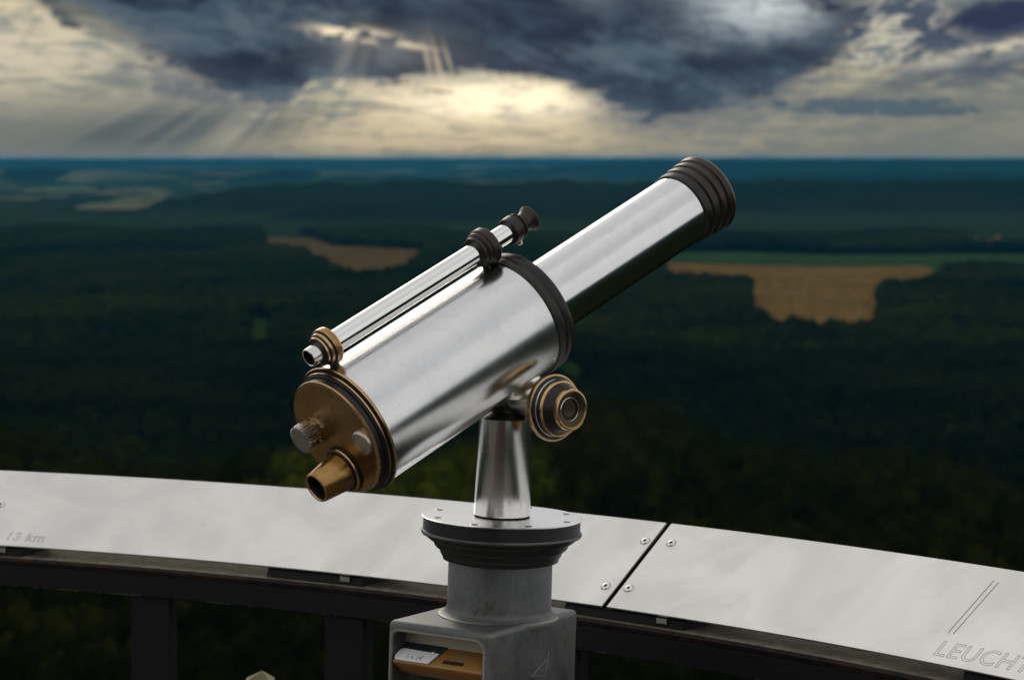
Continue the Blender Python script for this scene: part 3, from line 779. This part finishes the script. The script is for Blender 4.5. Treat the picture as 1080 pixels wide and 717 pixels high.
def slope_plate(pts2, h0, h1):
    V = [on_slope(u, q, h0) for u, q in pts2] + [on_slope(u, q, h1) for u, q in pts2]; k = len(pts2)
    F = [tuple(range(k)), tuple(range(2 * k - 1, k - 1, -1))] + [(i, (i + 1) % k, k + (i + 1) % k, k + i) for i in range(k)]
    return V, F, [0] * len(F)
v, f, mi = slope_plate([(-.0695, .02), (-.0050, .02), (-.0090, .50), (-.0695, .50)], -.001, .0010)
mesh_obj('dark_plate', v, f, M_blue, cb, smooth=False)
v, f, mi = slope_plate([(-.0600, .40), (-.0650, .40), (-.0095, .44), (-.0150, .97), (-.0640, .97), (-.0680, .90), (-.0698, .72), (-.0688, .50)][1:], .0012, .0022)
lb = mesh_obj('price_label', v, f, M_label, cb, smooth=False)
cu = bpy.data.curves.new('print', 'FONT'); cu.body = '1 x 1€'; cu.size = 1.0; cu.resolution_u = 3
ob = bpy.data.objects.new('print', cu); COL.objects.link(ob); dg = bpy.context.evaluated_depsgraph_get(); dg.update()
me = bpy.data.meshes.new_from_object(ob.evaluated_get(dg)); bpy.data.objects.remove(ob)
V_ = [on_slope(-.0530 + v_.co.x * .0098, .86 - v_.co.y * .0098 / .0354, .0024) for v_ in me.vertices]; F_ = [tuple(p.vertices) for p in me.polygons]
mesh_obj('label_print', V_, F_, simple('grey_print', (.16, .16, .17), .6), cb, smooth=False)
for u in (-.0600, -.0190):
    c = on_slope(u, .42, .002); ax = nrm(on_slope(u, .42, .01) - on_slope(u, .42, 0))
    v, f, mi = lathe(c, ax, [(-.002, .0026, 0), (.0002, .0026, 0), (.0014, .0018, 0), (.0018, 0, 0)], 20)
    mesh_obj('rivet', v, f, M_nickel, cb, mi, sharp=70)
v, f, mi = slope_plate([(.0030, .66), (.0330, .66), (.0330, .80), (.0030, .80)], -.001, .0008)
mesh_obj('coin_slot', v, f, M_hole, cb, smooth=False)
v, f, mi = slope_plate([(.0080, .28), (.0330, .28), (.0330, .52), (.0080, .52)], -.001, .0004)
mesh_obj('worn_plate', v, f, simple('worn_brown', (.27, .17, .085), .45, .2, 90, .6, .2), cb, smooth=False)
# lower coin return window
v, f, mi = prism(-.050, .050, -.040, -.026, ZT - .30, ZT - .0745)
lw = bevelled(mesh_obj('lower_panel', v, f, M_nickel, bxo, smooth=False), .002)
v, f, mi = prism(-.045, .045, -.0262, -.0250, ZT - .29, ZT - .0795)
mesh_obj('lower_window', v, f, M_lens, lw, smooth=False)
# scratched mark on the right side face
def SP(q, d): return BP(HA + .0003, -q, ZT - d)
def scratch(a, b, wd=.00035):
    a, b = np.array(a), np.array(b); t = (b - a) / np.linalg.norm(b - a); n_ = np.array([-t[1], t[0]]) * wd
    q = [a - n_, a + n_, b + n_ * .5, b - n_ * .5]
    V = [BP(HA - .0005, -x, ZT - y) for x, y in q] + [BP(HA + .0002, -x, ZT - y) for x, y in q]
    F = [(0, 1, 2, 3), (7, 6, 5, 4)] + [(i, (i + 1) % 4, 4 + (i + 1) % 4, 4 + i) for i in range(4)]
    return V, F, [0] * 6
def sxy(x, y):     # mark coordinates on the side face
    return ((x - 509.0) / 98.0 * .197, (y - 664.0 + (x - 509.0) * .235) / 850.0)
sc_ = [scratch(sxy(573.5, 685), sxy(570, 711)), scratch(sxy(571, 694), sxy(555, 711)), scratch(sxy(554, 710), sxy(570.5, 711.5))]
mesh_obj('scratched_mark', *merge(*sc_)[:2], simple('bare_metal_scratch', (.5, .5, .48), .4, .3), bxo, smooth=False)

# ================================================================== LANDSCAPE
def H(x, y):
    """terrain height (world z) for arrays"""
    x = np.asarray(x, float); y = np.asarray(y, float)
    d = np.hypot(x, y)
    azm = np.arctan2(x, np.maximum(y, 1e-3))
    crest = 600 + 70 * np.sin(azm * 21 + .6) + 40 * np.sin(azm * 47)
    z = np.interp(d / crest, [0, .1, .47, 1.0, 1.22, 1.65, 2.4, 80], [-46, -51, -84, -90.5, -108, -137, -142, -142])
    def und(s, a, seed):
        r = np.random.default_rng(seed); o = 0
        for _ in range(5):
            th = r.uniform(0, 6.28); k = 2 * math.pi / (s * r.uniform(.6, 1.6)); o = o + np.sin((x * math.cos(th) + y * math.sin(th)) * k + r.uniform(0, 6.28))
        return o * a / 2.2
    z = z + und(380, 2.6, 3) * np.clip((d - 200) / 400, 0, 1) + und(1500, 3.0, 4) * np.clip((d - 900) / 800, 0, 1)
    fwd = y > 0
    def ridge(cy, sy, x0, x1, ex, h):
        s_ = 1 / (1 + np.exp(-(x - x0) / ex)) * (1 / (1 + np.exp((x - x1) / ex)))
        return h * s_ * np.exp(-((y - cy) / sy) ** 2) * fwd
    z = z + ridge(4950, 330, -470, 330, 60, 34)
    z = z + ridge(6300, 700, -820, 2600, 110, 74) + und(900, 3.5, 6) * np.exp(-((y - 6300) / 1200) ** 2) * fwd
    z = z + ridge(6900, 350, -2600, -1560, 80, 45)
    far = ridge(16500, 1100, 150, 16000, 420, 118) + und(4200, 4, 7) * np.exp(-((y - 16500) / 2600) ** 2) * fwd
    far = np.maximum(far, ridge(13800, 900, -12000, -500, 500, 72))
    far = np.maximum(far, ridge(11800, 500, 900, 9000, 300, 58))
    z = z + np.maximum(far, np.clip((d - 18500) / 8000, 0, 1) * (120 + und(5000, 5, 12)))
    return z + EYE
rr = [0.0] + list(np.geomspace(12, 32000, 300))
azs = np.concatenate([np.arange(-180, -24, 6), np.arange(-24, 24.01, .22), np.arange(30, 180, 6)]) * math.pi / 180
NAz = len(azs)
Rg, Ag = np.meshgrid(np.array(rr), azs, indexing='ij')
gx = Rg * np.sin(Ag); gy = Rg * np.cos(Ag); gz = H(gx, gy)
# far woods: canopy relief in the mesh itself
cn = np.random.default_rng(9).normal(0, 1, gz.shape)
cn = (cn + np.roll(cn, 1, 1) + np.roll(cn, 1, 0)) / 2
gz = gz + np.where(Rg > 4200, 6 + cn * 3.2, 0)
V_ = np.stack([gx, gy, gz], -1).reshape(-1, 3)
F_ = []
for i in range(len(rr) - 1):
    for j in range(NAz):
        k = (j + 1) % NAz
        F_.append((i * NAz + j, i * NAz + k, (i + 1) * NAz + k, (i + 1) * NAz + j))
def ground_mat():
    m, g, b = mat('woodland_ground')
    tc = g.new('ShaderNodeTexCoord')
    n = g.noise(tc.outputs['Object'], .0016, 7, .6, .5); f = g.noise(tc.outputs['Object'], .03, 5, .65)
    col = g.mix(g.step(n, .35, .65), (.005, .009, .004), (.009, .013, .004))
    col = g.mix(g.step(f, .45, .7, 0, .6), col, (.014, .017, .006))
    x_, y_, z_ = g.sep(tc.outputs['Object'])
    col = g.mix(g.mul(g.step(z_, -112.0, -128.0), g.step(y_, 3500.0, 4400.0)), col, (.016, .025, .009))
    vo = g.new('ShaderNodeTexVoronoi'); g.put(vo.inputs['Vector'], g.xyz(g.mul(x_, .0035), g.mul(y_, .0011), 0.0)); vo.inputs['Scale'].default_value = 1.0
    vc = g.sep(vo.outputs['Color'])
    farm = g.mix(vc[1], (.030, .050, .022), (.10, .095, .050))
    k_ = g.mul(g.mul(g.step(y_, 6900.0, 7600.0), g.step(x_, 700.0, -300.0)), g.mul(g.step(vc[0], .62, .66), g.step(z_, -60.0, -85.0)))
    col = g.mix(g.mul(k_, g.step(g.noise(g.xyz(g.mul(x_, .0006), g.mul(y_, .0004), 3.0), 1.0, 3, .5), .42, .52)), col, farm)
    g.put(b.inputs['Base Color'], col); b.inputs['Roughness'].default_value = 1.0; b.inputs['Specular IOR Level'].default_value = 0.0
    return m
me = bpy.data.meshes.new('ground'); me.from_pydata(V_.tolist(), [], F_); me.materials.append(ground_mat())
me.polygons.foreach_set('use_smooth', [True] * len(me.polygons))
go = bpy.data.objects.new('ground', me); COL.objects.link(go); structure(go)

# ---- fields
def field_mat(name, c1_, c2_):
    m, g, b = mat(name); tc = g.new('ShaderNodeTexCoord')
    x, y, z = g.sep(tc.outputs['Object'])
    n = g.noise(tc.outputs['Object'], .012, 6, .65, .4)
    rows = g.noise(g.xyz(g.mul(g.add(x, g.mul(y, -.12)), .14), g.mul(y, .003), 0.0), 1.0, 3, .6)
    g.put(b.inputs['Base Color'], g.mix(g.step(g.add(g.mul(n, .6), g.mul(rows, .4)), .38, .62), c1_, c2_))
    b.inputs['Roughness'].default_value = 1.0; b.inputs['Specular IOR Level'].default_value = 0.0
    return m
M_wheat = field_mat('ripe_wheat', (.090, .054, .014), (.135, .085, .026))
M_dull = field_mat('dull_stubble', (.060, .038, .013), (.088, .057, .019))
M_grass = field_mat('meadow_grass', (.018, .038, .009), (.028, .052, .014))
M_bright = field_mat('fresh_meadow', (.013, .030, .004), (.018, .038, .005))
M_pale = field_mat('pale_fields', (.022, .045, .022), (.055, .065, .038))
POLYS = []
def inside(poly, x, y):
    poly = np.asarray(poly); r = np.zeros(np.shape(x), bool); n = len(poly); j = n - 1
    for i in range(n):
        xi, yi = poly[i]; xj, yj = poly[j]
        c_ = ((yi > y) != (yj > y)) & (x < (xj - xi) * (y - yi) / (yj - yi + 1e-12) + xi)
        r ^= c_; j = i
    return r
def field(name, poly, m, label, cell, lift=.6, keep=True):
    poly = np.array(poly, float)
    if keep: POLYS.append(poly)
    x0, y0 = poly.min(0); x1, y1 = poly.max(0)
    nx = max(int((x1 - x0) / cell), 4); ny = max(int((y1 - y0) / cell), 4)
    xs = np.linspace(x0, x1, nx + 1); ys = np.linspace(y0, y1, ny + 1)
    XX, YY = np.meshgrid(xs, ys, indexing='ij'); ZZ = H(XX, YY) + lift
    cx_ = (XX[:-1, :-1] + XX[1:, 1:]) / 2; cy_ = (YY[:-1, :-1] + YY[1:, 1:]) / 2
    ins = inside(poly, cx_, cy_)
    V = np.stack([XX, YY, ZZ], -1).reshape(-1, 3); F = []
    for i in range(nx):
        for j in range(ny):
            if ins[i, j]: a = i * (ny + 1) + j; F.append((a, a + ny + 1, a + ny + 2, a + 1))
    me = bpy.data.meshes.new(name); me.from_pydata(V.tolist(), [], F); me.materials.append(m)
    bm = bmesh.new(); bm.from_mesh(me); bmesh.ops.delete(bm, geom=[v for v in bm.verts if not v.link_faces], context='VERTS'); bm.to_mesh(me); bm.free()
    o = bpy.data.objects.new(name, me); COL.objects.link(o); structure(o); o['label'] = label
    return o
field('wheat_field', [(199, 3160), (540, 3160), (500, 2760), (428, 2500), (385, 2490), (356, 2330), (308, 2020), (284, 1880), (268, 1825), (196, 1825), (194, 1950), (205, 2110), (246, 2520), (166, 2540), (180, 2900)], M_wheat, 'large golden wheat field between dark woods on the right', 5)
field('wheat_field', [(-470, 4500), (-342, 4200), (-284, 3850), (-202, 3780), (-125, 3760), (-118, 2900), (-144, 2740), (-190, 2790), (-236, 3000), (-290, 3260), (-370, 3620)], M_dull, 'smaller ochre field in the middle distance on the left', 6)
field('meadow', [(120, 3166), (528, 3166), (516, 2900), (1000, 2900), (1150, 3620), (150, 3560)], M_grass, 'green meadow strip behind the wheat field', 16)
field('meadow', [(740, 3900), (1050, 3900), (1150, 4500), (830, 4500)], M_pale, 'pale green fields around the far village', 20)
M_patch = None
def patch_mat():
    m, g, b = mat('patchwork_fields'); tc = g.new('ShaderNodeTexCoord'); x, y, z = g.sep(tc.outputs['Object'])
    vo = g.new('ShaderNodeTexVoronoi'); g.put(vo.inputs['Vector'], g.xyz(g.mul(x, .0062), g.mul(y, .0016), 0.0)); vo.inputs['Scale'].default_value = 1.0
    vc = g.sep(vo.outputs['Color']); n = g.noise(tc.outputs['Object'], .01, 4, .6)
    col = g.mix(g.step(vc[0], .45, .5), (.030, .066, .022), (.060, .105, .040))
    col = g.mix(g.step(vc[1], .62, .66), col, (.14, .115, .075))
    col = g.mix(g.step(vc[2], .70, .72), col, (.008, .013, .006))
    g.put(b.inputs['Base Color'], g.mix(g.step(n, .3, .7, 0, .4), col, (.03, .045, .018))); b.inputs['Roughness'].default_value = 1.0; b.inputs['Specular IOR Level'].default_value = 0.0
    return m
M_patch = patch_mat()
field('meadow', [(-1540, 7300), (-1230, 7000), (-1060, 5800), (-880, 5600), (-900, 6300), (-1010, 7400), (-1260, 8900), (-1560, 10800), (-2300, 11200), (-1800, 9000)], M_patch, 'patchwork of green and pale fields in the far left distance', 60, 9.0)
field('meadow', [(-170, 4550), (150, 4550), (190, 4100), (-90, 4050)], M_grass, 'green clearing below the wooded ridge', 18)
field('meadow', [(-232, 2080), (-212, 2100), (-180, 1860), (-168, 1660), (-184, 1640), (-208, 1880)], M_bright, 'bright green glade in the left woods', 6)
field('meadow', [(24, 1600), (42, 1640), (46, 1480), (40, 1360), (27, 1380)], M_bright, 'bright green glade in the centre woods', 5)

POLYS.append(np.array([(120, 3120), (560, 3120), (560, 3200), (120, 3200)], float))     # field margin, kept clear of trees
# ---- woods
def leaf_mat(name, a, b_, hue_amt=1.0):
    m, g, b = mat(name)
    at = g.new('ShaderNodeAttribute'); at.attribute_name = 'tint'
    tc = g.new('ShaderNodeTexCoord'); n = g.noise(tc.outputs['Object'], .004, 4, .6)
    n2_ = g.noise(tc.outputs['Object'], .011, 3, .6)
    f_ = g.add(g.mul(at.outputs['Fac'], .62), g.add(g.mul(g.sub(n, .46), 2.0), g.mul(g.sub(n2_, .5), 1.2)))
    g.put(b.inputs['Base Color'], g.mix(g.m('MAXIMUM', g.m('MINIMUM', f_, 1.0), 0.0), a, b_))
    b.inputs['Roughness'].default_value = 1.0; b.inputs['Specular IOR Level'].default_value = 0.0
    return m
M_leaf_near = leaf_mat('near_leaves', (.003, .0042, .0006), (.027, .028, .0022))
M_leaf_sunlit = leaf_mat('sunlit_young_leaves', (.022, .028, .002), (.085, .092, .006))  # brighter copy of the leaves: sunlight put into the colour
M_leaf_mid = leaf_mat('mid_leaves', (.0028, .0050, .0007), (.020, .025, .0024))
M_bark = simple('bark', (.06, .045, .03), .9, 0, 3.0, .4, .4, .02)

def ico(sub):
    bm = bmesh.new(); bmesh.ops.create_icosphere(bm, subdivisions=sub, radius=1.0)
    V = np.array([v.co[:] for v in bm.verts]); F = np.array([[v.index for v in f.verts] for f in bm.faces]); bm.free(); return V, F
I1 = ico(1); I2 = ico(2)
def crown_proto(r, n_leaf, lobes, core, leafsz):
    """unit crown: height 1.0 (z 0..1.5), radius 1; returns triangles V(n,3), F"""
    Vs = []; Fs = []; Ts = []; b = 0
    L = []
    for k in range(lobes):
        a = r.uniform(0, 6.28); q = math.sqrt(r.uniform(0, 1)) * .62; z = r.uniform(.35, 1.15)
        q *= 1.1 - .55 * max(0, z - .6)
        L.append((q * math.cos(a), q * math.sin(a), z, r.uniform(.30, .48)))
    L.append((0, 0, 1.15, .42)); L.append((0, 0, .7, .55))
    CV, CF = core
    for (x, y, z, s_) in L:
        jit = r.uniform(.72, 1.08, (len(CV), 1))
        v = CV * jit * s_ * .86 * np.array([1, 1, .9]) + np.array([x, y, z])
        Vs.append(v); Fs.append(CF + b); b += len(v); Ts.append(np.full(len(v), r.uniform(0.1, .5)))
    per = max(n_leaf // len(L), 1)
    for (x, y, z, s_) in L:
        d = r.normal(0, 1, (per, 3)); d[:, 2] = np.abs(d[:, 2]) * .9 - .25; d /= np.linalg.norm(d, axis=1)[:, None]
        c = d * s_ * r.uniform(.85, 1.18, (per, 1)) + np.array([x, y, z])
        e1 = r.normal(0, 1, (per, 3)); e1 /= np.linalg.norm(e1, axis=1)[:, None]
        e2 = np.cross(e1, d + r.normal(0, .5, (per, 3))); e2 /= np.linalg.norm(e2, axis=1)[:, None] + 1e-9
        s2 = leafsz * r.uniform(.6, 1.3, (per, 1))
        v = np.stack([c - e1 * s2, c + e2 * s2, c + e1 * s2, c - e2 * s2 * .8], 1).reshape(-1, 3)
        q = np.arange(per)[:, None] * 4
        f1 = np.concatenate([q, q + 1, q + 2], 1); f2 = np.concatenate([q, q + 2, q + 3], 1)
        Vs.append(v); Fs.append(np.concatenate([f1, f2]) + b); b += len(v)
        Ts.append(np.repeat(np.clip(r.normal(.5, .25, per), 0, 1), 4))
    return np.concatenate(Vs), np.concatenate(Fs), np.concatenate(Ts)
def tri_mesh(name, V, F, T, mats, MI=None):
    me = bpy.data.meshes.new(name)
    me.vertices.add(len(V)); me.vertices.foreach_set('co', np.ascontiguousarray(V, dtype=np.float32).ravel())
    nf_ = len(F); me.loops.add(nf_ * 3); me.polygons.add(nf_)
    me.loops.foreach_set('vertex_index', np.ascontiguousarray(F, dtype=np.int32).ravel())
    me.polygons.foreach_set('loop_start', np.arange(nf_, dtype=np.int32) * 3)
    me.update(calc_edges=True)
    for m in mats: me.materials.append(m)
    if MI is not None: me.polygons.foreach_set('material_index', np.asarray(MI, dtype=np.int32))
    at = me.attributes.new('tint', 'FLOAT', 'POINT'); at.data.foreach_set('value', np.ascontiguousarray(T, dtype=np.float32))
    me.validate()
    return me
def scatter(protos, X_, Y_, Z_, S_, HT, rs):
    """merge one proto copy per position"""
    Vs = []; Fs = []; Ts = []; b = 0
    pid = rs.integers(0, len(protos), len(X_)); rot = rs.uniform(0, 6.28, len(X_)); tt = rs.normal(0, .22, len(X_))
    for k, (PV, PF, PT_) in enumerate(protos):
        m = np.where(pid == k)[0]
        if not len(m): continue
        c_, s_ = np.cos(rot[m]), np.sin(rot[m])
        vx = (PV[None, :, 0] * c_[:, None] - PV[None, :, 1] * s_[:, None]) * S_[m][:, None] + X_[m][:, None]
        vy = (PV[None, :, 0] * s_[:, None] + PV[None, :, 1] * c_[:, None]) * S_[m][:, None] + Y_[m][:, None]
        vz = PV[None, :, 2] * HT[m][:, None] + Z_[m][:, None]
        Vs.append(np.stack([vx, vy, vz], -1).reshape(-1, 3))
        Fs.append((PF[None] + (np.arange(len(m)) * len(PV))[:, None, None]).reshape(-1, 3) + b); b += len(m) * len(PV)
        Ts.append(np.clip(PT_[None] + tt[m][:, None], 0, 1).ravel())
    return np.concatenate(Vs), np.concatenate(Fs), np.concatenate(Ts)
def place(d0, d1, spacing, half, rs):
    """jittered positions in the forward wedge"""
    n = int((d1 * d1 - d0 * d0) * half / (spacing * spacing))
    # stratified: jittered rings
    P = []
    d = d0
    while d < d1:
        w = 2 * half * d; k = max(int(w / spacing), 1)
        a = (np.arange(k) + rs.uniform(-.42, .42, k) + .5) / k * 2 * half - half
        dd = d + rs.uniform(-.45, .45, k) * spacing
        P.append(np.stack([dd * np.sin(a), dd * np.cos(a)], 1)); d += spacing
    P = np.concatenate(P)
    m = np.ones(len(P), bool)
    for q in POLYS: m &= ~inside(q, P[:, 0], P[:, 1])
    return P[m]
rs = np.random.default_rng(77)
HALF = R(25)
protos_n = [crown_proto(rs, 520, 9, I1, .055) for _ in range(5)]
protos_m = [crown_proto(rs, 50, 4, I1, .13) for _ in range(6)]
CF2 = ico(1)
protos_f = []
for _ in range(6):
    v = CF2[0] * rs.uniform(.7, 1.15, (len(CF2[0]), 1)) * np.array([1, 1, .8]) + np.array([0, 0, .7]); protos_f.append((v, CF2[1], np.full(len(v), rs.uniform(.2, .6))))
# near slope: the trees that show largest are individual objects
Pn = place(150, 800, 8.2, HALF, rs)
dn = np.hypot(Pn[:, 0], Pn[:, 1]); azn = np.abs(np.arctan2(Pn[:, 0], Pn[:, 1]))
sel = np.where((dn > 235) & (dn < 400) & (azn < R(12.4)))[0]
sel = sel[np.argsort(dn[sel])][:150]
keep = np.ones(len(Pn), bool); keep[sel] = False
tree_me = []
for k in range(5):
    V0, F0, T0_ = crown_proto(np.random.default_rng(100 + k), 1500, 11, I2, .042)
    V0 = V0 * np.array([5.2, 5.2, 8.6]) + np.array([0, 0, 6.5])
    cm_ = tri_mesh('crown', V0, F0, T0_, [M_leaf_near])
    tv, tf, tm = lathe((0, 0, 0), (0, 0, 1), [(-1.0, .42, 0), (1.0, .34, 0), (8, .24, 0), (16.5, .06, 0), (16.6, 0, 0)], 10)
    parts_ = [(tv, tf, tm)]
    for q in range(5):
        a = q * 1.3 + k; z = 7 + q * 1.2
        parts_.append(lathe((0, 0, z), (math.cos(a), math.sin(a), .9), [(0, .14, 0), (3.2, .04, 0), (3.25, 0, 0)], 6))
    tv, tf, tm = merge(*parts_)
    tmm = bpy.data.meshes.new('trunk'); tmm.from_pydata([tuple(x) for x in tv], [], tf); tmm.materials.append(M_bark)
    tree_me.append((cm_, tmm))
for i in sel:
    x, y = Pn[i]; z = float(H(x, y)); s_ = rs.uniform(.85, 1.25)
    e = bpy.data.objects.new('broadleaf_tree', None); COL.objects.link(e); e.location = (x, y, z); e.rotation_euler = (0, 0, rs.uniform(0, 6.28)); e.scale = (s_, s_, s_ * rs.uniform(.9, 1.12))
    e['label'] = 'dark olive green leafy tree in the wood below the railing'; e['category'] = 'tree'; e['group'] = 'leafy trees of the near wood'
    cm_, tmm = tree_me[rs.integers(0, 5)]
    c_ = bpy.data.objects.new('crown', cm_); COL.objects.link(c_); c_.parent = e
    t2 = bpy.data.objects.new('trunk', tmm); COL.objects.link(t2); t2.parent = e
def wood(name, P, protos, s0, s1, h0, h1, m, label, lift):
    S_ = rs.uniform(s0, s1, len(P)); HT = rs.uniform(h0, h1, len(P))
    Z_ = H(P[:, 0], P[:, 1]) + lift
    V, F, T = scatter(protos, P[:, 0], P[:, 1], Z_, S_, HT, rs)
    o = bpy.data.objects.new(name, tri_mesh(name, V, F, T, [m])); COL.objects.link(o)
    o['kind'] = 'stuff'; o['label'] = label
    return o
GR = (np.hypot(Pn[:, 0] + 25, (Pn[:, 1] - 520) * .35) < 34) & keep  # patch of young trees given the painted sunlit leaf colour
wood('sunlit_young_grove', Pn[GR], protos_n, 4.6, 6.2, 8.0, 11.5, M_leaf_sunlit, 'yellow green young trees below the telescope barrel, sunlight painted into the leaf colour', 5.5)
keep &= ~GR
wood('near_forest', Pn[keep], protos_n, 4.6, 6.6, 7.5, 11.0, M_leaf_near, 'dark olive forest canopy on the near slope', 5.5)
wood('valley_forest', place(800, 1650, 9.0, HALF, rs), protos_m, 5.0, 7.2, 8, 10.5, M_leaf_mid, 'dark green forest filling the valley', 5.0)
wood('distant_forest', place(1650, 4300, 12.0, HALF, rs), protos_f, 7.0, 9.5, 9.5, 11.5, M_leaf_mid, 'blue green distant forest around the fields', 3.0)

# ---- far village
M_wall = simple('white_render', (.72, .70, .66), .8, 0, .5, .1, 0); M_roof = simple('roof_tiles', (.20, .10, .07), .8, 0, .5, .2, 0)
vil = [('white gabled farmhouse at the left end of the far village', 785, 4080, 10, 7, 6), ('broad low white barn second from left in the far village', 806, 4050, 17, 9, 5),
       ('tall white house in the middle of the far village', 824, 4110, 9, 8, 9), ('small white cottage right of the tall village house', 842, 4060, 8, 7, 5), ('long white hall at the right end of the far village', 862, 4130, 20, 9, 7)]
for lb_, x, y, w, d, h in vil:
    z = float(H(x, y)); e = empty('village_house', (x, y, z), lb_, 'house', 'white houses of the far village')
    c = np.array([x, y, z])
    V_, F_, _ = box(c + [0, 0, h / 2 - .5], [1, 0, 0], [0, 1, 0], [0, 0, 1], w / 2, d / 2, h / 2 + .5); mesh_obj('wall', V_, F_, M_wall, e, smooth=False)
    q = [(-w / 2 - .5, -d / 2 - .5, h), (w / 2 + .5, -d / 2 - .5, h), (w / 2 + .5, d / 2 + .5, h), (-w / 2 - .5, d / 2 + .5, h), (-w / 2 - .5, 0, h + d * .42), (w / 2 + .5, 0, h + d * .42)]
    mesh_obj('roof', [c + np.array(p) + [0, 0, .01] for p in q], [(0, 1, 5, 4), (2, 3, 4, 5), (0, 4, 3), (1, 2, 5), (3, 2, 1, 0)], M_roof, e, smooth=False)

# ------------------------------------------------------------------ haze
hm = bpy.data.materials.new('haze'); hm.use_nodes = True
nt = hm.node_tree; nt.nodes.clear()
o_ = nt.nodes.new('ShaderNodeOutputMaterial'); pv = nt.nodes.new('ShaderNodeVolumePrincipled')
pv.inputs['Color'].default_value = (.05, .48, .83, 1)
pv.inputs['Density'].default_value = .000017
pv.inputs['Anisotropy'].default_value = 0.0
nt.links.new(pv.outputs[0], o_.inputs['Volume'])
zt = float(max(V.z for V in [Vector((0, 0, 5.0))])); zmax = max(float(np.max(gz)) + 8.0, 5.0)
V_, F_, _ = box((0, 0, (zmax - 190) / 2), [1, 0, 0], [0, 1, 0], [0, 0, 1], 33500, 33500, (zmax + 190) / 2)
me = bpy.data.meshes.new('haze'); me.from_pydata([tuple(x) for x in V_], [], F_); me.materials.append(hm)
hz = bpy.data.objects.new('haze', me); COL.objects.link(hz); hz['kind'] = 'stuff'; hz['label'] = 'thin blue haze over the land'
